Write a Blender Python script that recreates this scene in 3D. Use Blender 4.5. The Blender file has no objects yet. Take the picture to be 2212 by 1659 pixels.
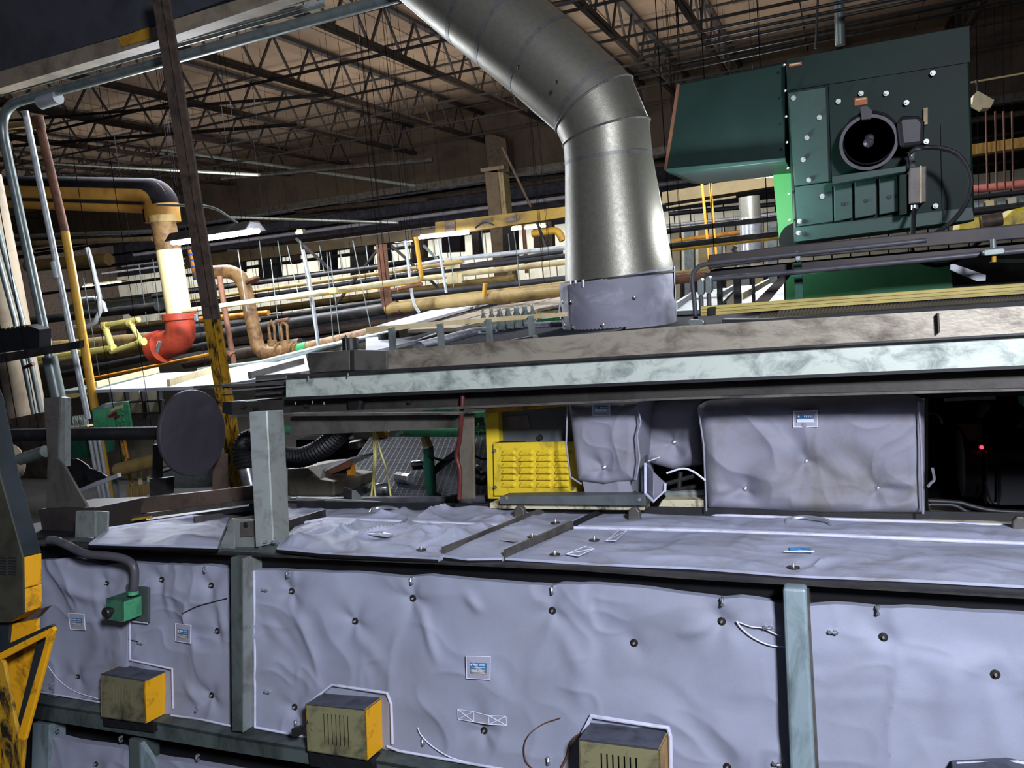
import bpy, math, random
import numpy as np
from mathutils import Vector, Matrix, Quaternion

# ------------------------------------------------------------------ camera model
FPX, CX, CY = 1700.0, 1106.0, 829.5          # focal length and centre in pixels of a 2212 x 1659 frame
EYE = np.array([0.0, 0.0, 1.7])
VPX = np.array([-2900 - CX, 977 - CY])       # where the long machine lines meet


def frame(pitch):
    b = FPX / math.tan(math.radians(pitch))
    a = (VPX[1] * b + FPX * FPX) / (-VPX[0])
    dn = np.array([a, b, FPX]); dn /= np.linalg.norm(dn)
    d1 = np.array([VPX[0], VPX[1], FPX]); d1 /= np.linalg.norm(d1)
    return np.array([-d1, np.cross(dn, d1), -dn])


BW = frame(7.5)                               # the hall: X along the line, Y away, Z up
BF = frame(1.0)                               # the oven line leans a few degrees (incline of the machine)
MF = BW @ BF.T
MODE = 'W'

SC = bpy.context.scene
COL = SC.collection
cam_d = bpy.data.cameras.new('camera')
cam = bpy.data.objects.new('camera', cam_d)
COL.objects.link(cam)
m = Matrix.Identity(4)
for i in range(3):
    m[i][0] = BW[i][0]; m[i][1] = -BW[i][1]; m[i][2] = -BW[i][2]; m[i][3] = EYE[i]
cam.matrix_world = m
cam_d.sensor_fit = 'HORIZONTAL'
cam_d.sensor_width = 36.0
cam_d.lens = 36.0 * FPX / 2212.0
cam_d.clip_start = 0.05
cam_d.clip_end = 300
SC.camera = cam

def P_(px, py, Y):
    r = BW @ np.array([px - CX, py - CY, FPX]); return EYE + r * (Y / r[1])


# ------------------------------------------------------------------ world, lights, exposure
SC.view_settings.view_transform = 'Standard'
SC.view_settings.look = 'None'
SC.view_settings.gamma = 1
SC.view_settings.use_curve_mapping = False
SC.view_settings.exposure = 0.0
wd = bpy.data.worlds.new('hall_ambient'); SC.world = wd
wd.use_nodes = True
bg = wd.node_tree.nodes['Background']
bg.inputs[0].default_value = (0.62, 0.66, 0.85, 1)
bg.inputs[1].default_value = 0.07


def area(name, loc, target, sx, sy, power, col):
    d = bpy.data.lights.new(name, 'AREA'); d.shape = 'RECTANGLE'
    d.size = sx; d.size_y = sy; d.energy = power; d.color = col
    o = bpy.data.objects.new(name, d); COL.objects.link(o)
    o.location = loc
    o.rotation_euler = (Vector(target) - Vector(loc)).to_track_quat('-Z', 'Y').to_euler()
    return o


def point(name, loc, power, col, r=0.25):
    d = bpy.data.lights.new(name, 'POINT'); d.energy = power; d.color = col; d.shadow_soft_size = r
    o = bpy.data.objects.new(name, d); COL.objects.link(o); o.location = loc
    return o


area('aisle_lamp', (1.5, -0.75, 3.1), (0.0, 2.4, 1.15), 0.4, 0.5, 345, (0.84, 0.87, 1.0))
area('hall_lamp_a', (-9.0, 9.5, 4.6), (-9.0, 8.8, 0), 3.0, 1.0, 600, (0.86, 0.91, 1.0))
area('siding_fill', (-25, 32, 4.4), (-25, 40, 2.4), 34.0, 1.5, 4600, (0.9, 0.93, 1.0))  # unseen wide area light, placed to brighten only the far siding
area('hall_lamp_c', (-2.2, 12.5, 4.4), (-2.2, 12.5, 0), 4.0, 1.0, 620, (0.86, 0.9, 1.0))
area('deck_fill', (-6.0, 14.5, 6.62), (-6.0, 14.51, 7.5), 16.0, 16.0, 640, (1.0, 0.9, 0.8))  # added upward fill that brightens the deck and spares the joist chords
area('deck_fill_far', (-27.0, 16, 6.62), (-27.0, 16.01, 7.5), 26.0, 18.0, 420, (1.0, 0.93, 0.88))  # weaker added fill for the rest of the deck
area('header_fill', (-13.0, 16.5, 4.9), (-13.0, 26, 5.7), 22.0, 0.6, 420, (1.0, 0.92, 0.84))  # no such lamp in the hall: added to lift the dark header wall
area('cover_fill', (-4.6, 7.6, 4.4), (-4.4, 7.0, 1.4), 0.5, 1.4, 190, (0.88, 0.92, 1.0))  # invented light over the sheet covers, to whiten them
point('under_deck_fill', tuple(P_(985, 985, 4.7)), 9, (0.9, 0.95, 1.0), 0.06)  # small light added to bring out the green sign
point('fan_bay_lamp', tuple(P_(1590, 470, 4.75)), 42, (0.9, 0.95, 1.0), 0.08)


# ------------------------------------------------------------------ helpers
def use(mm):
    global MODE
    MODE = mm


def ray(px, py):
    B = BF if MODE == 'F' else BW
    return B @ np.array([px - CX, py - CY, FPX])


def P(px, py, Y):
    r = ray(px, py)
    return EYE + r * (Y / r[1])


def PZ(px, py, Z):
    r = ray(px, py)
    return EYE + r * ((Z - EYE[2]) / r[2])


def PX(px, py, X):
    r = ray(px, py)
    return EYE + r * (X / r[0])


def dep(p):
    B = BF if MODE == 'F' else BW
    return float((np.asarray(p) - EYE) @ B[:, 2])


def mpp(p):                                   # metres per pixel at a point
    return dep(p) / FPX


def tw(a):                                    # mode coordinates -> world
    a = np.asarray(a, float)
    if MODE == 'F':
        return EYE + (a - EYE) @ MF.T
    return a


def wloc(o):
    v = Vector((0, 0, 0))
    while o is not None:
        v += o.location; o = o.parent
    return np.array(v)


def nrm(v):
    v = np.asarray(v, float); n = np.linalg.norm(v)
    return v / n if n > 1e-12 else v


def tagit(o, label=None, cat=None, group=None, kind=None):
    if label: o['label'] = label
    if cat: o['category'] = cat
    if group: o['group'] = group
    if kind: o['kind'] = kind
    return o


class MB:
    def __init__(s): s.v = []; s.f = []; s.n = 0

    def add(s, vs, fs):
        vs = tw(np.asarray(vs, float).reshape(-1, 3))
        s.v.append(vs); s.f += [tuple(i + s.n for i in f) for f in fs]; s.n += len(vs)
        return s

    def hexa(s, p):                           # 8 corners, bottom loop then top loop
        return s.add(p, [(3, 2, 1, 0), (4, 5, 6, 7), (0, 1, 5, 4), (1, 2, 6, 5), (2, 3, 7, 6), (3, 0, 4, 7)])

    def box(s, x0, x1, y0, y1, z0, z1):
        return s.hexa([(x0, y0, z0), (x1, y0, z0), (x1, y1, z0), (x0, y1, z0),
                       (x0, y0, z1), (x1, y0, z1), (x1, y1, z1), (x0, y1, z1)])

    def prism(s, poly, vec):
        poly = np.asarray(poly, float); n = len(poly); vec = np.asarray(vec, float)
        fs = [tuple(range(n)), tuple(range(2 * n - 1, n - 1, -1))]
        fs += [(i, i + n, (i + 1) % n + n, (i + 1) % n) for i in range(n)]
        return s.add(np.vstack([poly, poly + vec]), fs)

    def px(s, pts, Y, t):                     # plate on the plane y = Y, thickness t away from the viewer side
        return s.prism([P(a, b, Y) for a, b in pts], (0, t, 0))

    def bar(s, p, q, w, h, up=(0, 0, 1)):     # square bar between two points
        p = np.asarray(p, float); q = np.asarray(q, float)
        return s.ext([(-w / 2, -h / 2), (w / 2, -h / 2), (w / 2, h / 2), (-w / 2, h / 2)], p, q, up)

    def ext(s, prof, p, q, up=(0, 0, 1)):     # sweep a 2-D profile (side, up) from p to q
        p = np.asarray(p, float); q = np.asarray(q, float); t = nrm(q - p)
        sd = nrm(np.cross(t, np.asarray(up, float)))
        if np.linalg.norm(sd) < 1e-6: sd = np.array([1.0, 0, 0])
        u = np.cross(sd, t)
        return s.prism([p + sd * a + u * b for a, b in prof], q - p)

    def tube(s, pts, r, n=10, caps=True):
        pts = [np.asarray(p, float) for p in pts]
        k = len(pts); rr = r if hasattr(r, '__len__') else [r] * k
        seg = [nrm(pts[i + 1] - pts[i]) for i in range(k - 1)]
        ref = np.array([0, 0, 1.0]) if abs(seg[0][2]) < .9 else np.array([1.0, 0, 0])
        a = nrm(np.cross(seg[0], ref)); vs = []
        for i in range(k):
            d0 = seg[max(i - 1, 0)]; d1 = seg[min(i, k - 2)]
            if i > 0:
                a = nrm(a - d0 * (a @ d0))
            b = np.cross(d0, a)
            pn = nrm(d0 + d1)
            if np.linalg.norm(d0 + d1) < 1e-6: pn = d0
            for j in range(n):
                th = 2 * math.pi * j / n
                o = (a * math.cos(th) + b * math.sin(th)) * rr[i]
                o = o - d0 * ((o @ pn) / max(d0 @ pn, .2))
                vs.append(pts[i] + o)
            if i < k - 1:
                a = nrm(a - d1 * (a @ d1)) if np.linalg.norm(a - d1 * (a @ d1)) > 1e-6 else a
        fs = []
        for i in range(k - 1):
            for j in range(n):
                fs.append((i * n + j, i * n + (j + 1) % n, (i + 1) * n + (j + 1) % n, (i + 1) * n + j))
        if caps:
            fs.append(tuple(range(n - 1, -1, -1))); fs.append(tuple(range((k - 1) * n, k * n)))
        return s.add(vs, fs)

    def cyl(s, p, q, r, n=16): return s.tube([p, q], r, n)

    def lathe(s, base, axis, prof, n=20):     # prof = (radius, height along axis)
        base = np.asarray(base, float); ax = nrm(axis)
        return s.tube2([base + ax * h for _, h in prof], [max(r, 1e-4) for r, _ in prof], ax, n)

    def tube2(s, pts, rr, ax, n):
        ref = np.array([0, 0, 1.0]) if abs(ax[2]) < .9 else np.array([1.0, 0, 0])
        a = nrm(np.cross(ax, ref)); b = np.cross(ax, a); k = len(pts)
        vs = [pts[i] + (a * math.cos(2 * math.pi * j / n) + b * math.sin(2 * math.pi * j / n)) * rr[i]
              for i in range(k) for j in range(n)]
        fs = [(i * n + j, i * n + (j + 1) % n, (i + 1) * n + (j + 1) % n, (i + 1) * n + j)
              for i in range(k - 1) for j in range(n)]
        fs += [tuple(range(n - 1, -1, -1)), tuple(range((k - 1) * n, k * n))]
        return s.add(vs, fs)

    def grid(s, pts, nu, nv, skirt=None):     # pts (nu*nv,3), u fastest
        fs = [(j * nu + i, j * nu + i + 1, (j + 1) * nu + i + 1, (j + 1) * nu + i)
              for j in range(nv - 1) for i in range(nu - 1)]
        pts = np.asarray(pts)
        if skirt is not None:
            lp = list(range(nu)) + [j * nu + nu - 1 for j in range(1, nv)] + \
                [(nv - 1) * nu + i for i in range(nu - 2, -1, -1)] + [j * nu for j in range(nv - 2, 0, -1)]
            n0 = len(pts); L = len(lp)
            pts = np.vstack([pts, pts[lp] + np.asarray(skirt)])
            fs += [(lp[(i + 1) % L], lp[i], n0 + i, n0 + (i + 1) % L) for i in range(L)]
            fs.append(tuple(n0 + i for i in range(L)))
        return s.add(pts, fs)

    def build(s, name, mt, parent=None, label=None, cat=None, group=None, kind=None, smooth=False, bevel=0):
        v = np.vstack(s.v)
        if parent is None:
            c = np.array([(v[:, 0].min() + v[:, 0].max()) / 2, (v[:, 1].min() + v[:, 1].max()) / 2, v[:, 2].min()])
            org = c
        else:
            org = wloc(parent)
        me = bpy.data.meshes.new(name)
        me.from_pydata((v - org).tolist(), [], s.f)
        me.validate(); me.update()
        if smooth:
            me.polygons.foreach_set('use_smooth', [True] * len(me.polygons))
            try: me.set_sharp_from_angle(angle=math.radians(38))
            except Exception: pass
        me.materials.append(mt)
        o = bpy.data.objects.new(name, me); COL.objects.link(o)
        if parent is None: o.location = org
        else: o.parent = parent
        if bevel:
            md = o.modifiers.new('edge', 'BEVEL'); md.width = bevel; md.segments = 2; md.limit_method = 'ANGLE'
            md.angle_limit = math.radians(40); md.harden_normals = False
        return tagit(o, label, cat, group, kind)


def thing(name, label, cat, at, group=None):
    o = bpy.data.objects.new(name, None); COL.objects.link(o)
    o.empty_display_size = .1
    o.location = tw(np.asarray(at, float)); return tagit(o, label, cat, group)


def copy_part(src, parent, world):            # a copy sharing the mesh, moved so that its origin sits at `world`
    c = src.copy(); COL.objects.link(c); c.parent = parent
    c.location = Vector(np.asarray(world) - (wloc(parent) if parent is not None else 0)); return c


def fil(pts, r, n=6):                         # round the corners of a polyline
    pts = [np.asarray(p, float) for p in pts]; out = [pts[0]]
    for i in range(1, len(pts) - 1):
        a = pts[i - 1] - pts[i]; b = pts[i + 1] - pts[i]
        d = min(r, np.linalg.norm(a) * .49, np.linalg.norm(b) * .49)
        p0 = pts[i] + nrm(a) * d; p1 = pts[i] + nrm(b) * d
        for k in range(n + 1):
            t = k / n; out.append(p0 * (1 - t) ** 2 + pts[i] * 2 * t * (1 - t) + p1 * t * t)
    out.append(pts[-1]); return out


def spline(pts, n=8):                         # Catmull-Rom through points
    pts = [np.asarray(p, float) for p in pts]; q = [2 * pts[0] - pts[1]] + pts + [2 * pts[-1] - pts[-2]]; out = []
    for i in range(1, len(q) - 2):
        for k in range(n):
            t = k / n
            out.append(.5 * (2 * q[i] + (q[i + 1] - q[i - 1]) * t + (2 * q[i - 1] - 5 * q[i] + 4 * q[i + 1] - q[i + 2]) * t * t
                             + (3 * q[i] - q[i - 1] - 3 * q[i + 1] + q[i + 2]) * t ** 3))
    out.append(pts[-1]); return out


def vnoise(x, y, seed):
    xi = np.floor(x).astype(np.int64); yi = np.floor(y).astype(np.int64); fx = x - xi; fy = y - yi

    def h(a, b):
        k = (a * 374761393 + b * 668265263 + seed * 974634777) & 0xffffffff
        k = ((k ^ (k >> 13)) * 1274126177) & 0xffffffff
        return ((k ^ (k >> 16)) & 0xffff) / 65535.0
    sx = fx * fx * fx * (fx * (fx * 6 - 15) + 10); sy = fy * fy * fy * (fy * (fy * 6 - 15) + 10)
    a = h(xi, yi) * (1 - sx) + h(xi + 1, yi) * sx
    b = h(xi, yi + 1) * (1 - sx) + h(xi + 1, yi + 1) * sx
    return (a * (1 - sy) + b * sy) * 2 - 1


def fbm(x, y, seed, o=3):
    t = 0; a = 1.0; s = 1.0
    for k in range(o):
        t = t + a * vnoise(x * s, y * s, seed + k * 17); a *= .5; s *= 2.03
    return t


def crumple(a, b, seed, big=.010, rid=.006):
    wa = a + .10 * fbm(a * 3, b * 3, seed + 5, 2); wb = b + .10 * fbm(a * 3 + 9, b * 3 + 4, seed + 6, 2)
    h = big * fbm(wa * 3.2, wb * 3.2, seed, 3)
    r = 1 - np.abs(fbm(wa * 4.0 + 3, wb * 2.6 + 7, seed + 3, 2))
    h = h + rid * np.clip(r, 0, 1) ** 3
    r2 = 1 - np.abs(fbm(wa * 6.5 + 13, wb * 8.5 + 2, seed + 8, 1))
    return h + rid * .45 * np.clip(r2, 0, 1) ** 4


# ------------------------------------------------------------------ materials
def C(hx):
    hx = hx.lstrip('#'); v = [int(hx[i:i + 2], 16) / 255 for i in (0, 2, 4)]
    return tuple((c / 12.92 if c <= .04045 else ((c + .055) / 1.055) ** 2.4) for c in v) + (1,)


_M = {}


def mat(name, col, dirt=None, amt=.5, sc=6, rough=.55, metal=0, bump=0, bsc=120, st=(1, 1, 1), soft=.12, spec=.4, rvar=0):
    if name in _M: return _M[name]
    mt = bpy.data.materials.new(name); mt.use_nodes = True; nt = mt.node_tree; b = nt.nodes['Principled BSDF']
    b.inputs['Roughness'].default_value = rough; b.inputs['Metallic'].default_value = metal
    b.inputs['Specular IOR Level'].default_value = spec
    b.inputs['Base Color'].default_value = C(col)
    tc = nt.nodes.new('ShaderNodeTexCoord'); mp = nt.nodes.new('ShaderNodeMapping')
    mp.inputs['Scale'].default_value = st
    nt.links.new(tc.outputs['Object'], mp.inputs['Vector'])
    if dirt:
        n1 = nt.nodes.new('ShaderNodeTexNoise'); n1.inputs['Scale'].default_value = sc
        n1.inputs['Detail'].default_value = 7; n1.inputs['Roughness'].default_value = .68
        n1.inputs['Distortion'].default_value = .5
        rp = nt.nodes.new('ShaderNodeValToRGB'); e = rp.color_ramp.elements
        e[0].position = max(0, .42 + .25 * (1 - amt) - soft); e[0].color = (0, 0, 0, 1)
        e[1].position = min(1, .42 + .25 * (1 - amt) + soft); e[1].color = (1, 1, 1, 1)
        e0 = nt.nodes.new('ShaderNodeMix'); e0.data_type = 'RGBA'
        e0.inputs[6].default_value = C(col); e0.inputs[7].default_value = C(dirt)
        nt.links.new(mp.outputs[0], n1.inputs['Vector']); nt.links.new(n1.outputs[0], rp.inputs[0])
        nt.links.new(rp.outputs[0], e0.inputs[0]); nt.links.new(e0.outputs[2], b.inputs['Base Color'])
        if rvar:
            mr = nt.nodes.new('ShaderNodeMapRange'); mr.inputs[3].default_value = rough; mr.inputs[4].default_value = rough + rvar
            nt.links.new(rp.outputs[0], mr.inputs[0]); nt.links.new(mr.outputs[0], b.inputs['Roughness'])
    if bump:
        n2 = nt.nodes.new('ShaderNodeTexNoise'); n2.inputs['Scale'].default_value = bsc; n2.inputs['Detail'].default_value = 4
        bp = nt.nodes.new('ShaderNodeBump'); bp.inputs['Strength'].default_value = bump; bp.inputs['Distance'].default_value = .004
        nt.links.new(mp.outputs[0], n2.inputs['Vector']); nt.links.new(n2.outputs[0], bp.inputs['Height'])
        nt.links.new(bp.outputs[0], b.inputs['Normal'])
    _M[name] = mt; return mt


def glow(name, col, s):
    if name in _M: return _M[name]
    mt = bpy.data.materials.new(name); mt.use_nodes = True; b = mt.node_tree.nodes['Principled BSDF']
    b.inputs['Base Color'].default_value = C(col); b.inputs['Emission Color'].default_value = C(col)
    b.inputs['Emission Strength'].default_value = s; _M[name] = mt; return mt


def glass(name, col):
    if name in _M: return _M[name]
    mt = bpy.data.materials.new(name); mt.use_nodes = True; b = mt.node_tree.nodes['Principled BSDF']
    b.inputs['Base Color'].default_value = C(col); b.inputs['Roughness'].default_value = .08
    b.inputs['Transmission Weight'].default_value = .85; b.inputs['IOR'].default_value = 1.45
    _M[name] = mt; return mt


BLK = mat('silver_grey_fabric', '#9196a8', '#848894', .35, 3, .62, 0, .25, 700, soft=.2)
BLKS = mat('lit_stained_top_fabric', '#a0a5b8', '#726c66', .12, 5, .6, 0, .25, 700, (1, 1.6, 1), soft=.16)  # blanket fabric lightened for the light on top; the stains are real
BLKD = mat('worn_grey_fabric', '#82828f', '#6b675f', .22, 4, .62, 0, .3, 600, soft=.16)
COLF = mat('collar_fabric', '#82828f', '#a2a2ac', .12, 6, .55, 0, .3, 500, soft=.1)
PIPE_W = mat('white_piping', '#c3c6d8', '#9a9aa4', .3, 9, .6)
PIPE_G = mat('grey_piping', '#8d8e9a', '#6f707a', .3, 9, .6)
HANG = mat('dark_hanger', '#151416', None, rough=.9, spec=0)
PATCH = mat('clear_patch', '#9b9cab', None, rough=.3)
STITCH = mat('white_stitching', '#d5d7e4', None, rough=.7)
TAGB = mat('blue_tag', '#2f6f9e', '#27506f', .3, 30, .4)
TAGW = mat('tag_print', '#d3d8de', None, rough=.5)
TAGK = mat('tag_brown_print', '#6d6358', '#8d8880', .5, 60, .5)
WASH = mat('dark_washer', '#3a3836', '#54504b', .4, 60, .42, .7)
PIN = mat('bright_pin', '#d8d4cc', None, rough=.3, metal=.8)
BLACKR = mat('black_frame_steel', '#17181b', '#26262a', .4, 5, .55, .1)
DKST = mat('dark_oily_steel', '#2a2a2b', '#4a4540', .35, 5, .5, .3, .1, 80)
GYST = mat('dirty_grey_steel', '#5e5b56', '#37322e', .42, 5, .5, .35, .15, 60)
TANST = mat('stained_strip_steel', '#928b7c', '#544b40', .40, 6, .42, .3, .12, 60, (1, 1, 2))
GALV = mat('mottled_galvanised', '#b6bfb4', '#6c7772', .40, 9, .45, .15, .06, 60, (1, 1, 1.5), soft=.11)
GALVP = mat('galvanised_post', '#929a96', '#6a655c', .3, 9, .42, .45, .08, 60)
GRNP = mat('grey_green_paint', '#4f5a58', '#2f3634', .42, 7, .5, .1, .1, 60, (1, 1, .5))
LGRP = mat('pale_blue_green_paint', '#83959b', '#566261', .36, 11, .5, .1, .1, 60, (1, 1, .4))
SLATE = mat('slate_paint', '#1e272c', '#12181b', .4, 6, .55, .05, .1, 40)
YELM = mat('cover_yellow', '#d79a16', '#4f3a12', .2, 16, .5, 0, .08, 60, soft=.1)
OLIVE = mat('olive_dirty_paint', '#37372c', '#1e1f18', .45, 5, .6)
KHAKI = mat('khaki_paint', '#7a7757', '#3d3b30', .3, 14, .55, 0, .1, 60)
YEL = mat('machine_yellow', '#e0a312', '#6d4c14', .16, 16, .5, 0, .08, 60, soft=.1)
YELW = mat('worn_yellow', '#d9bd2c', '#6b5c2a', .22, 11, .5, 0, .08, 60, soft=.12)
YELB = mat('chipped_yellow_black', '#a9801c', '#1c1814', .55, 22, .55, 0, .1, 60, (1, 1, .35), soft=.06)
BRNST = mat('brown_grimy_steel', '#5a4c42', '#332c27', .4, 9, .6, .1)
TOPD = mat('dark_box_top', '#4f535f', '#34363e', .5, 12, .6, .1, .1, 60)  # darker blue-grey than the box sides
TANSIDE = mat('tan_box_side', '#a8854a', '#7a5d33', .35, 9, .55)
GREENB = mat('green_enamel', '#4a9a6c', '#2c5a45', .25, 14, .45)
GREEND = mat('deep_green_enamel', '#1d5340', '#143a30', .35, 5, .45)
FANG = mat('fan_green_paint', '#0c231d', '#091813', .4, 3, .5, 0, .05, 60, soft=.25, spec=.12)
FANP = mat('fan_plate_paint', '#213d36', '#172d28', .35, 3, .45, 0, .05, 60, soft=.25, spec=.25)
LIME = mat('lime_green_paint', '#5fd273', '#4fbf66', .3, 2, .5)
RUB = mat('black_rubber', '#131316', '#222226', .3, 12, .5)
HOSE = mat('grey_conduit_hose', '#4a4a50', '#33333a', .3, 12, .45)
DUCT = mat('spangled_duct_metal', '#87857a', '#6b6a5e', .5, 38, .41, .66, .12, 150, soft=.3, rvar=.08)
DUCTB = mat('duct_band', '#6f6f6c', '#5c5c5a', .4, 20, .5, .6)
CEILM = mat('roof_deck_tan', '#8f7c68', '#5c5046', .42, .6, .8, 0, 0, soft=.3)
JOIST = mat('dusty_joist_steel', '#211f22', '#332b27', .4, 3, .7)
JOISTB = mat('brown_joist_chord', '#3a312c', '#262122', .4, 3, .65)
COND = mat('grey_conduit', '#8b9693', '#6b7471', .4, 8, .35, .5)
CONDL = mat('pale_conduit', '#b9bec0', '#8e9496', .3, 8, .4, .3)
CREAM = mat('cream_paint', '#c9b98c', '#93805a', .3, 4, .5)
CREAMC = mat('cream_column_paint', '#a5967f', '#7d664f', .25, 3, .6)
TANP = mat('ochre_pipe', '#9c8450', '#5e4a2a', .3, 4, .5)
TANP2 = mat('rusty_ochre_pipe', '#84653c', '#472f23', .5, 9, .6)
RUST = mat('rusty_brown_pipe', '#6b4630', '#3f2a22', .4, 12, .7)
YELP = mat('yellow_pipe', '#c2922a', '#946a20', .25, 6, .45)
PVC = mat('pale_yellow_plastic', '#ded27c', '#c4b45c', .3, 5, .4)
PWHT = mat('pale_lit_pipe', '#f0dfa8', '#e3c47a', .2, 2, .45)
RED = mat('red_enamel', '#a8402b', '#5e2118', .22, 10, .45)
WHT = mat('white_sheet_metal', '#b4b7bd', '#999b9c', .3, 2, .45)
WALLM = mat('cream_siding', '#c2bca6', '#a79f88', .35, 1.2, .7)
DARKB = mat('near_black', '#17161a', '#27242a', .4, 2, .8, spec=.08)
FLOOR = mat('dark_concrete', '#1f1e1c', '#141312', .5, 1.5, .6)
MESHB = mat('dark_wire_belt', '#15171a', '#2b2d33', .4, 60, .8, 0, .8, 90, spec=.05)
MESHD = mat('dim_belt_wire', '#4a4d55', '#33363c', .45, 30, .5, .3)
MESHL = mat('pale_wire_belt', '#7d808b', '#555862', .45, 30, .5, .5, .8, 60)
ORAN = mat('orange_paint', '#c8862a', '#8a5a22', .3, 6, .55)
BLUE = mat('blue_tape', '#2d4fb8', None, rough=.5)
CRATE = mat('tan_carton', '#544632', '#3f3424', .3, 6, .7)
SILV = mat('silver_can', '#c9ccd2', '#8f939c', .3, 14, .25, .8)
TUBE_M = glow('fluorescent_tube', '#eaf0ff', 22)
TUBE_F = glow('far_fluorescent_tube', '#e4ecff', 9)
LEDR = glow('red_led', '#ff2a3a', 5)
GLS = glass('clear_bottle_glass', '#c9d3cf')
GLSD = glass('dim_bottle_glass', '#8fa0a8')
# ================================================================== THE HALL
use('W')
MB().box(-46, 10, -6, 42, -.95, -.75).build('floor', FLOOR, kind='structure')
wb = MB().box(-46, 10, 40.3, 40.5, -.75, 9).build('wall_back', DARKB, kind='structure')
wp0 = None
for i in range(70):
    x = -45.6 + i * .8
    if wp0 is None:
        wp0 = MB().box(x - .37, x + .37, 40.18, 40.3, 1.0, 4.4).build('wall_panel', WALLM, wb); base0 = wloc(wb)
        x0 = x
    else:
        c = wp0.copy(); COL.objects.link(c); c.location = (x - x0, 0, 0)
MB().box(-46.2, -46, -6, 42, -.75, 9).build('wall_left', BRNST, kind='structure')
MB().box(10, 10.2, -6, 42, -.75, 9).build('wall_right', BRNST, kind='structure')

# roof deck: one backing with the deck panels as pieces
ceil = MB().box(-46, 10, 3, 42, 7.62, 7.8).build('ceiling', DARKB, kind='structure')
p0 = MB().box(-.69, .69, -1.24, 1.24, 7.55, 7.61)
for i, x in enumerate(np.arange(-36.4, 6, 1.4)):
    for j, y in enumerate(np.arange(6.2, 27, 2.5)):
        if y > 20 and i % 2: continue
        w = 1.4 if y <= 20 else 2.8
        k = 'deck_w' if y <= 20 else 'deck_f'
        if k not in _M:
            b_ = MB().box(-w / 2 + .012, w / 2 - .012, -1.24, 1.24, 0, .06).build('deck_panel', CEILM, ceil); _M[k] = b_; o = b_
        else:
            o = _M[k].copy(); COL.objects.link(o)
        if k in _M and o is _M[k]:
            org = wloc(ceil)
            for vv in o.data.vertices: vv.co += Vector(org)     # keep the mesh local to its own centre
        o.location = Vector((x + (w - 1.4) / 2, y, 7.55 + .012 * ((i * 7 + j * 3) % 3))) - ceil.location

# header wall with the bay behind it
ha, hb = P(300, 512, 26), P(1700, 225, 26)
zb = (P(740, 431, 26)[2] + P(1218, 341, 26)[2]) / 2
MB().box(-46, 10, 26, 26.25, zb, 7.6).build('wall_header', mat('tan_header_wall', '#51463b', '#3a322b', .4, .6, .8), kind='structure')
MB().box(-46, 10, 25.9, 26.3, zb - .22, zb).build('trim_1', GYST, kind='structure')

# roof joists
XS = [-36.4, -33.6, -30.8, -28, -25.2, -22.4, -19.6, -16.8, -14, -11.2, -8.4, -5.6, -4.2, -2.6, .13, 2.9]
ordn = ['first', 'second', 'third', 'fourth', 'fifth', 'sixth', 'seventh', 'eighth', 'ninth', 'tenth', 'eleventh', 'twelfth']
wu = wdn = None
Y0, Y1, ST = 7.6, 25.8, 1.3
NW = int((Y1 - Y0) / ST)
left_of = [x for x in XS if x < -5]; right_of = [x for x in XS if x > -5]
for x in XS:
    if x in left_of:
        k = len(left_of) - 1 - left_of.index(x)
        lab = f'{ordn[k]} zigzag roof joist counting away from the silver duct towards the grey conduits'
    else:
        k = right_of.index(x)
        lab = f'{ordn[k]} zigzag roof joist counting from the silver duct over the green fan'
    t = thing('roof_joist', lab, 'joist', (x, (Y0 + Y1) / 2, 6.5), 'open web joists under the roof deck')
    MB().box(x - .05, x + .05, Y0, Y1, 6.47, 6.53).box(x - .07, x - .05, Y0, Y1, 6.5, 6.6).box(x + .05, x + .07, Y0, Y1, 6.5, 6.6).build('bottom_chord', JOISTB, t)
    MB().box(x - .07, x + .07, Y0, Y1, 7.42, 7.5).build('top_chord', JOIST, t)
    near = x >= -20 and x < 1
    mb = MB()
    for j in range(NW):
        for s in (0, 1):
            ya = Y0 + (j + s * .5) * ST; yb = ya + .5 * ST
            za, zc = (6.5, 7.44) if s == 0 else (7.44, 6.5)
            if near:
                if s == 0:
                    if wu is None: wu = MB().bar((0, -.25 * ST, -.47), (0, .25 * ST, .47), .045, .045, (1, 0, 0)); wu = wu.build('web_bar', JOIST); wu.data.transform(Matrix.Translation(wu.location)); um = wu.data; bpy.data.objects.remove(wu); wu = um
                    me = wu
                else:
                    if wdn is None: wdn = MB().bar((0, -.25 * ST, .47), (0, .25 * ST, -.47), .045, .045, (1, 0, 0)); wdn = wdn.build('web_bar', JOIST); wdn.data.transform(Matrix.Translation(wdn.location)); um = wdn.data; bpy.data.objects.remove(wdn); wdn = um
                    me = wdn
                o = bpy.data.objects.new('web_bar', me); COL.objects.link(o); o.parent = t
                o.location = Vector((x, (ya + yb) / 2, 6.97)) - t.location
            else:
                mb.bar((x, ya, za), (x, yb, zc), .045, .045, (1, 0, 0))
    if not near: mb.build('web_bar', JOIST, t, kind='stuff')

for k, y in enumerate([8.6, 10.4, 12.2, 14.5, 16.8, 19.1, 21.6, 24]):
    t = thing('bridging_rod', f'{ordn[k]} row of thin dark bridging rods crossing the roof joists', 'bridging', (-15, y, 6.5), 'bridging rods between the joists')
    MB().bar((-36, y, 6.44), (6, y, 6.44), .05, .05).build('lower_rod', JOIST, t)
    MB().bar((-36, y + .1, 7.38), (6, y + .1, 7.38), .05, .05).build('upper_rod', JOIST, t)


def hanger(o, e, r=0, top=7.57):
    if e[2] < 6.3:
        MB().tube([np.array([e[0], e[1], e[2] + r * .5]), np.array([e[0], e[1], top])], .003, 5).build('hanger', HANG, o)


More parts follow.
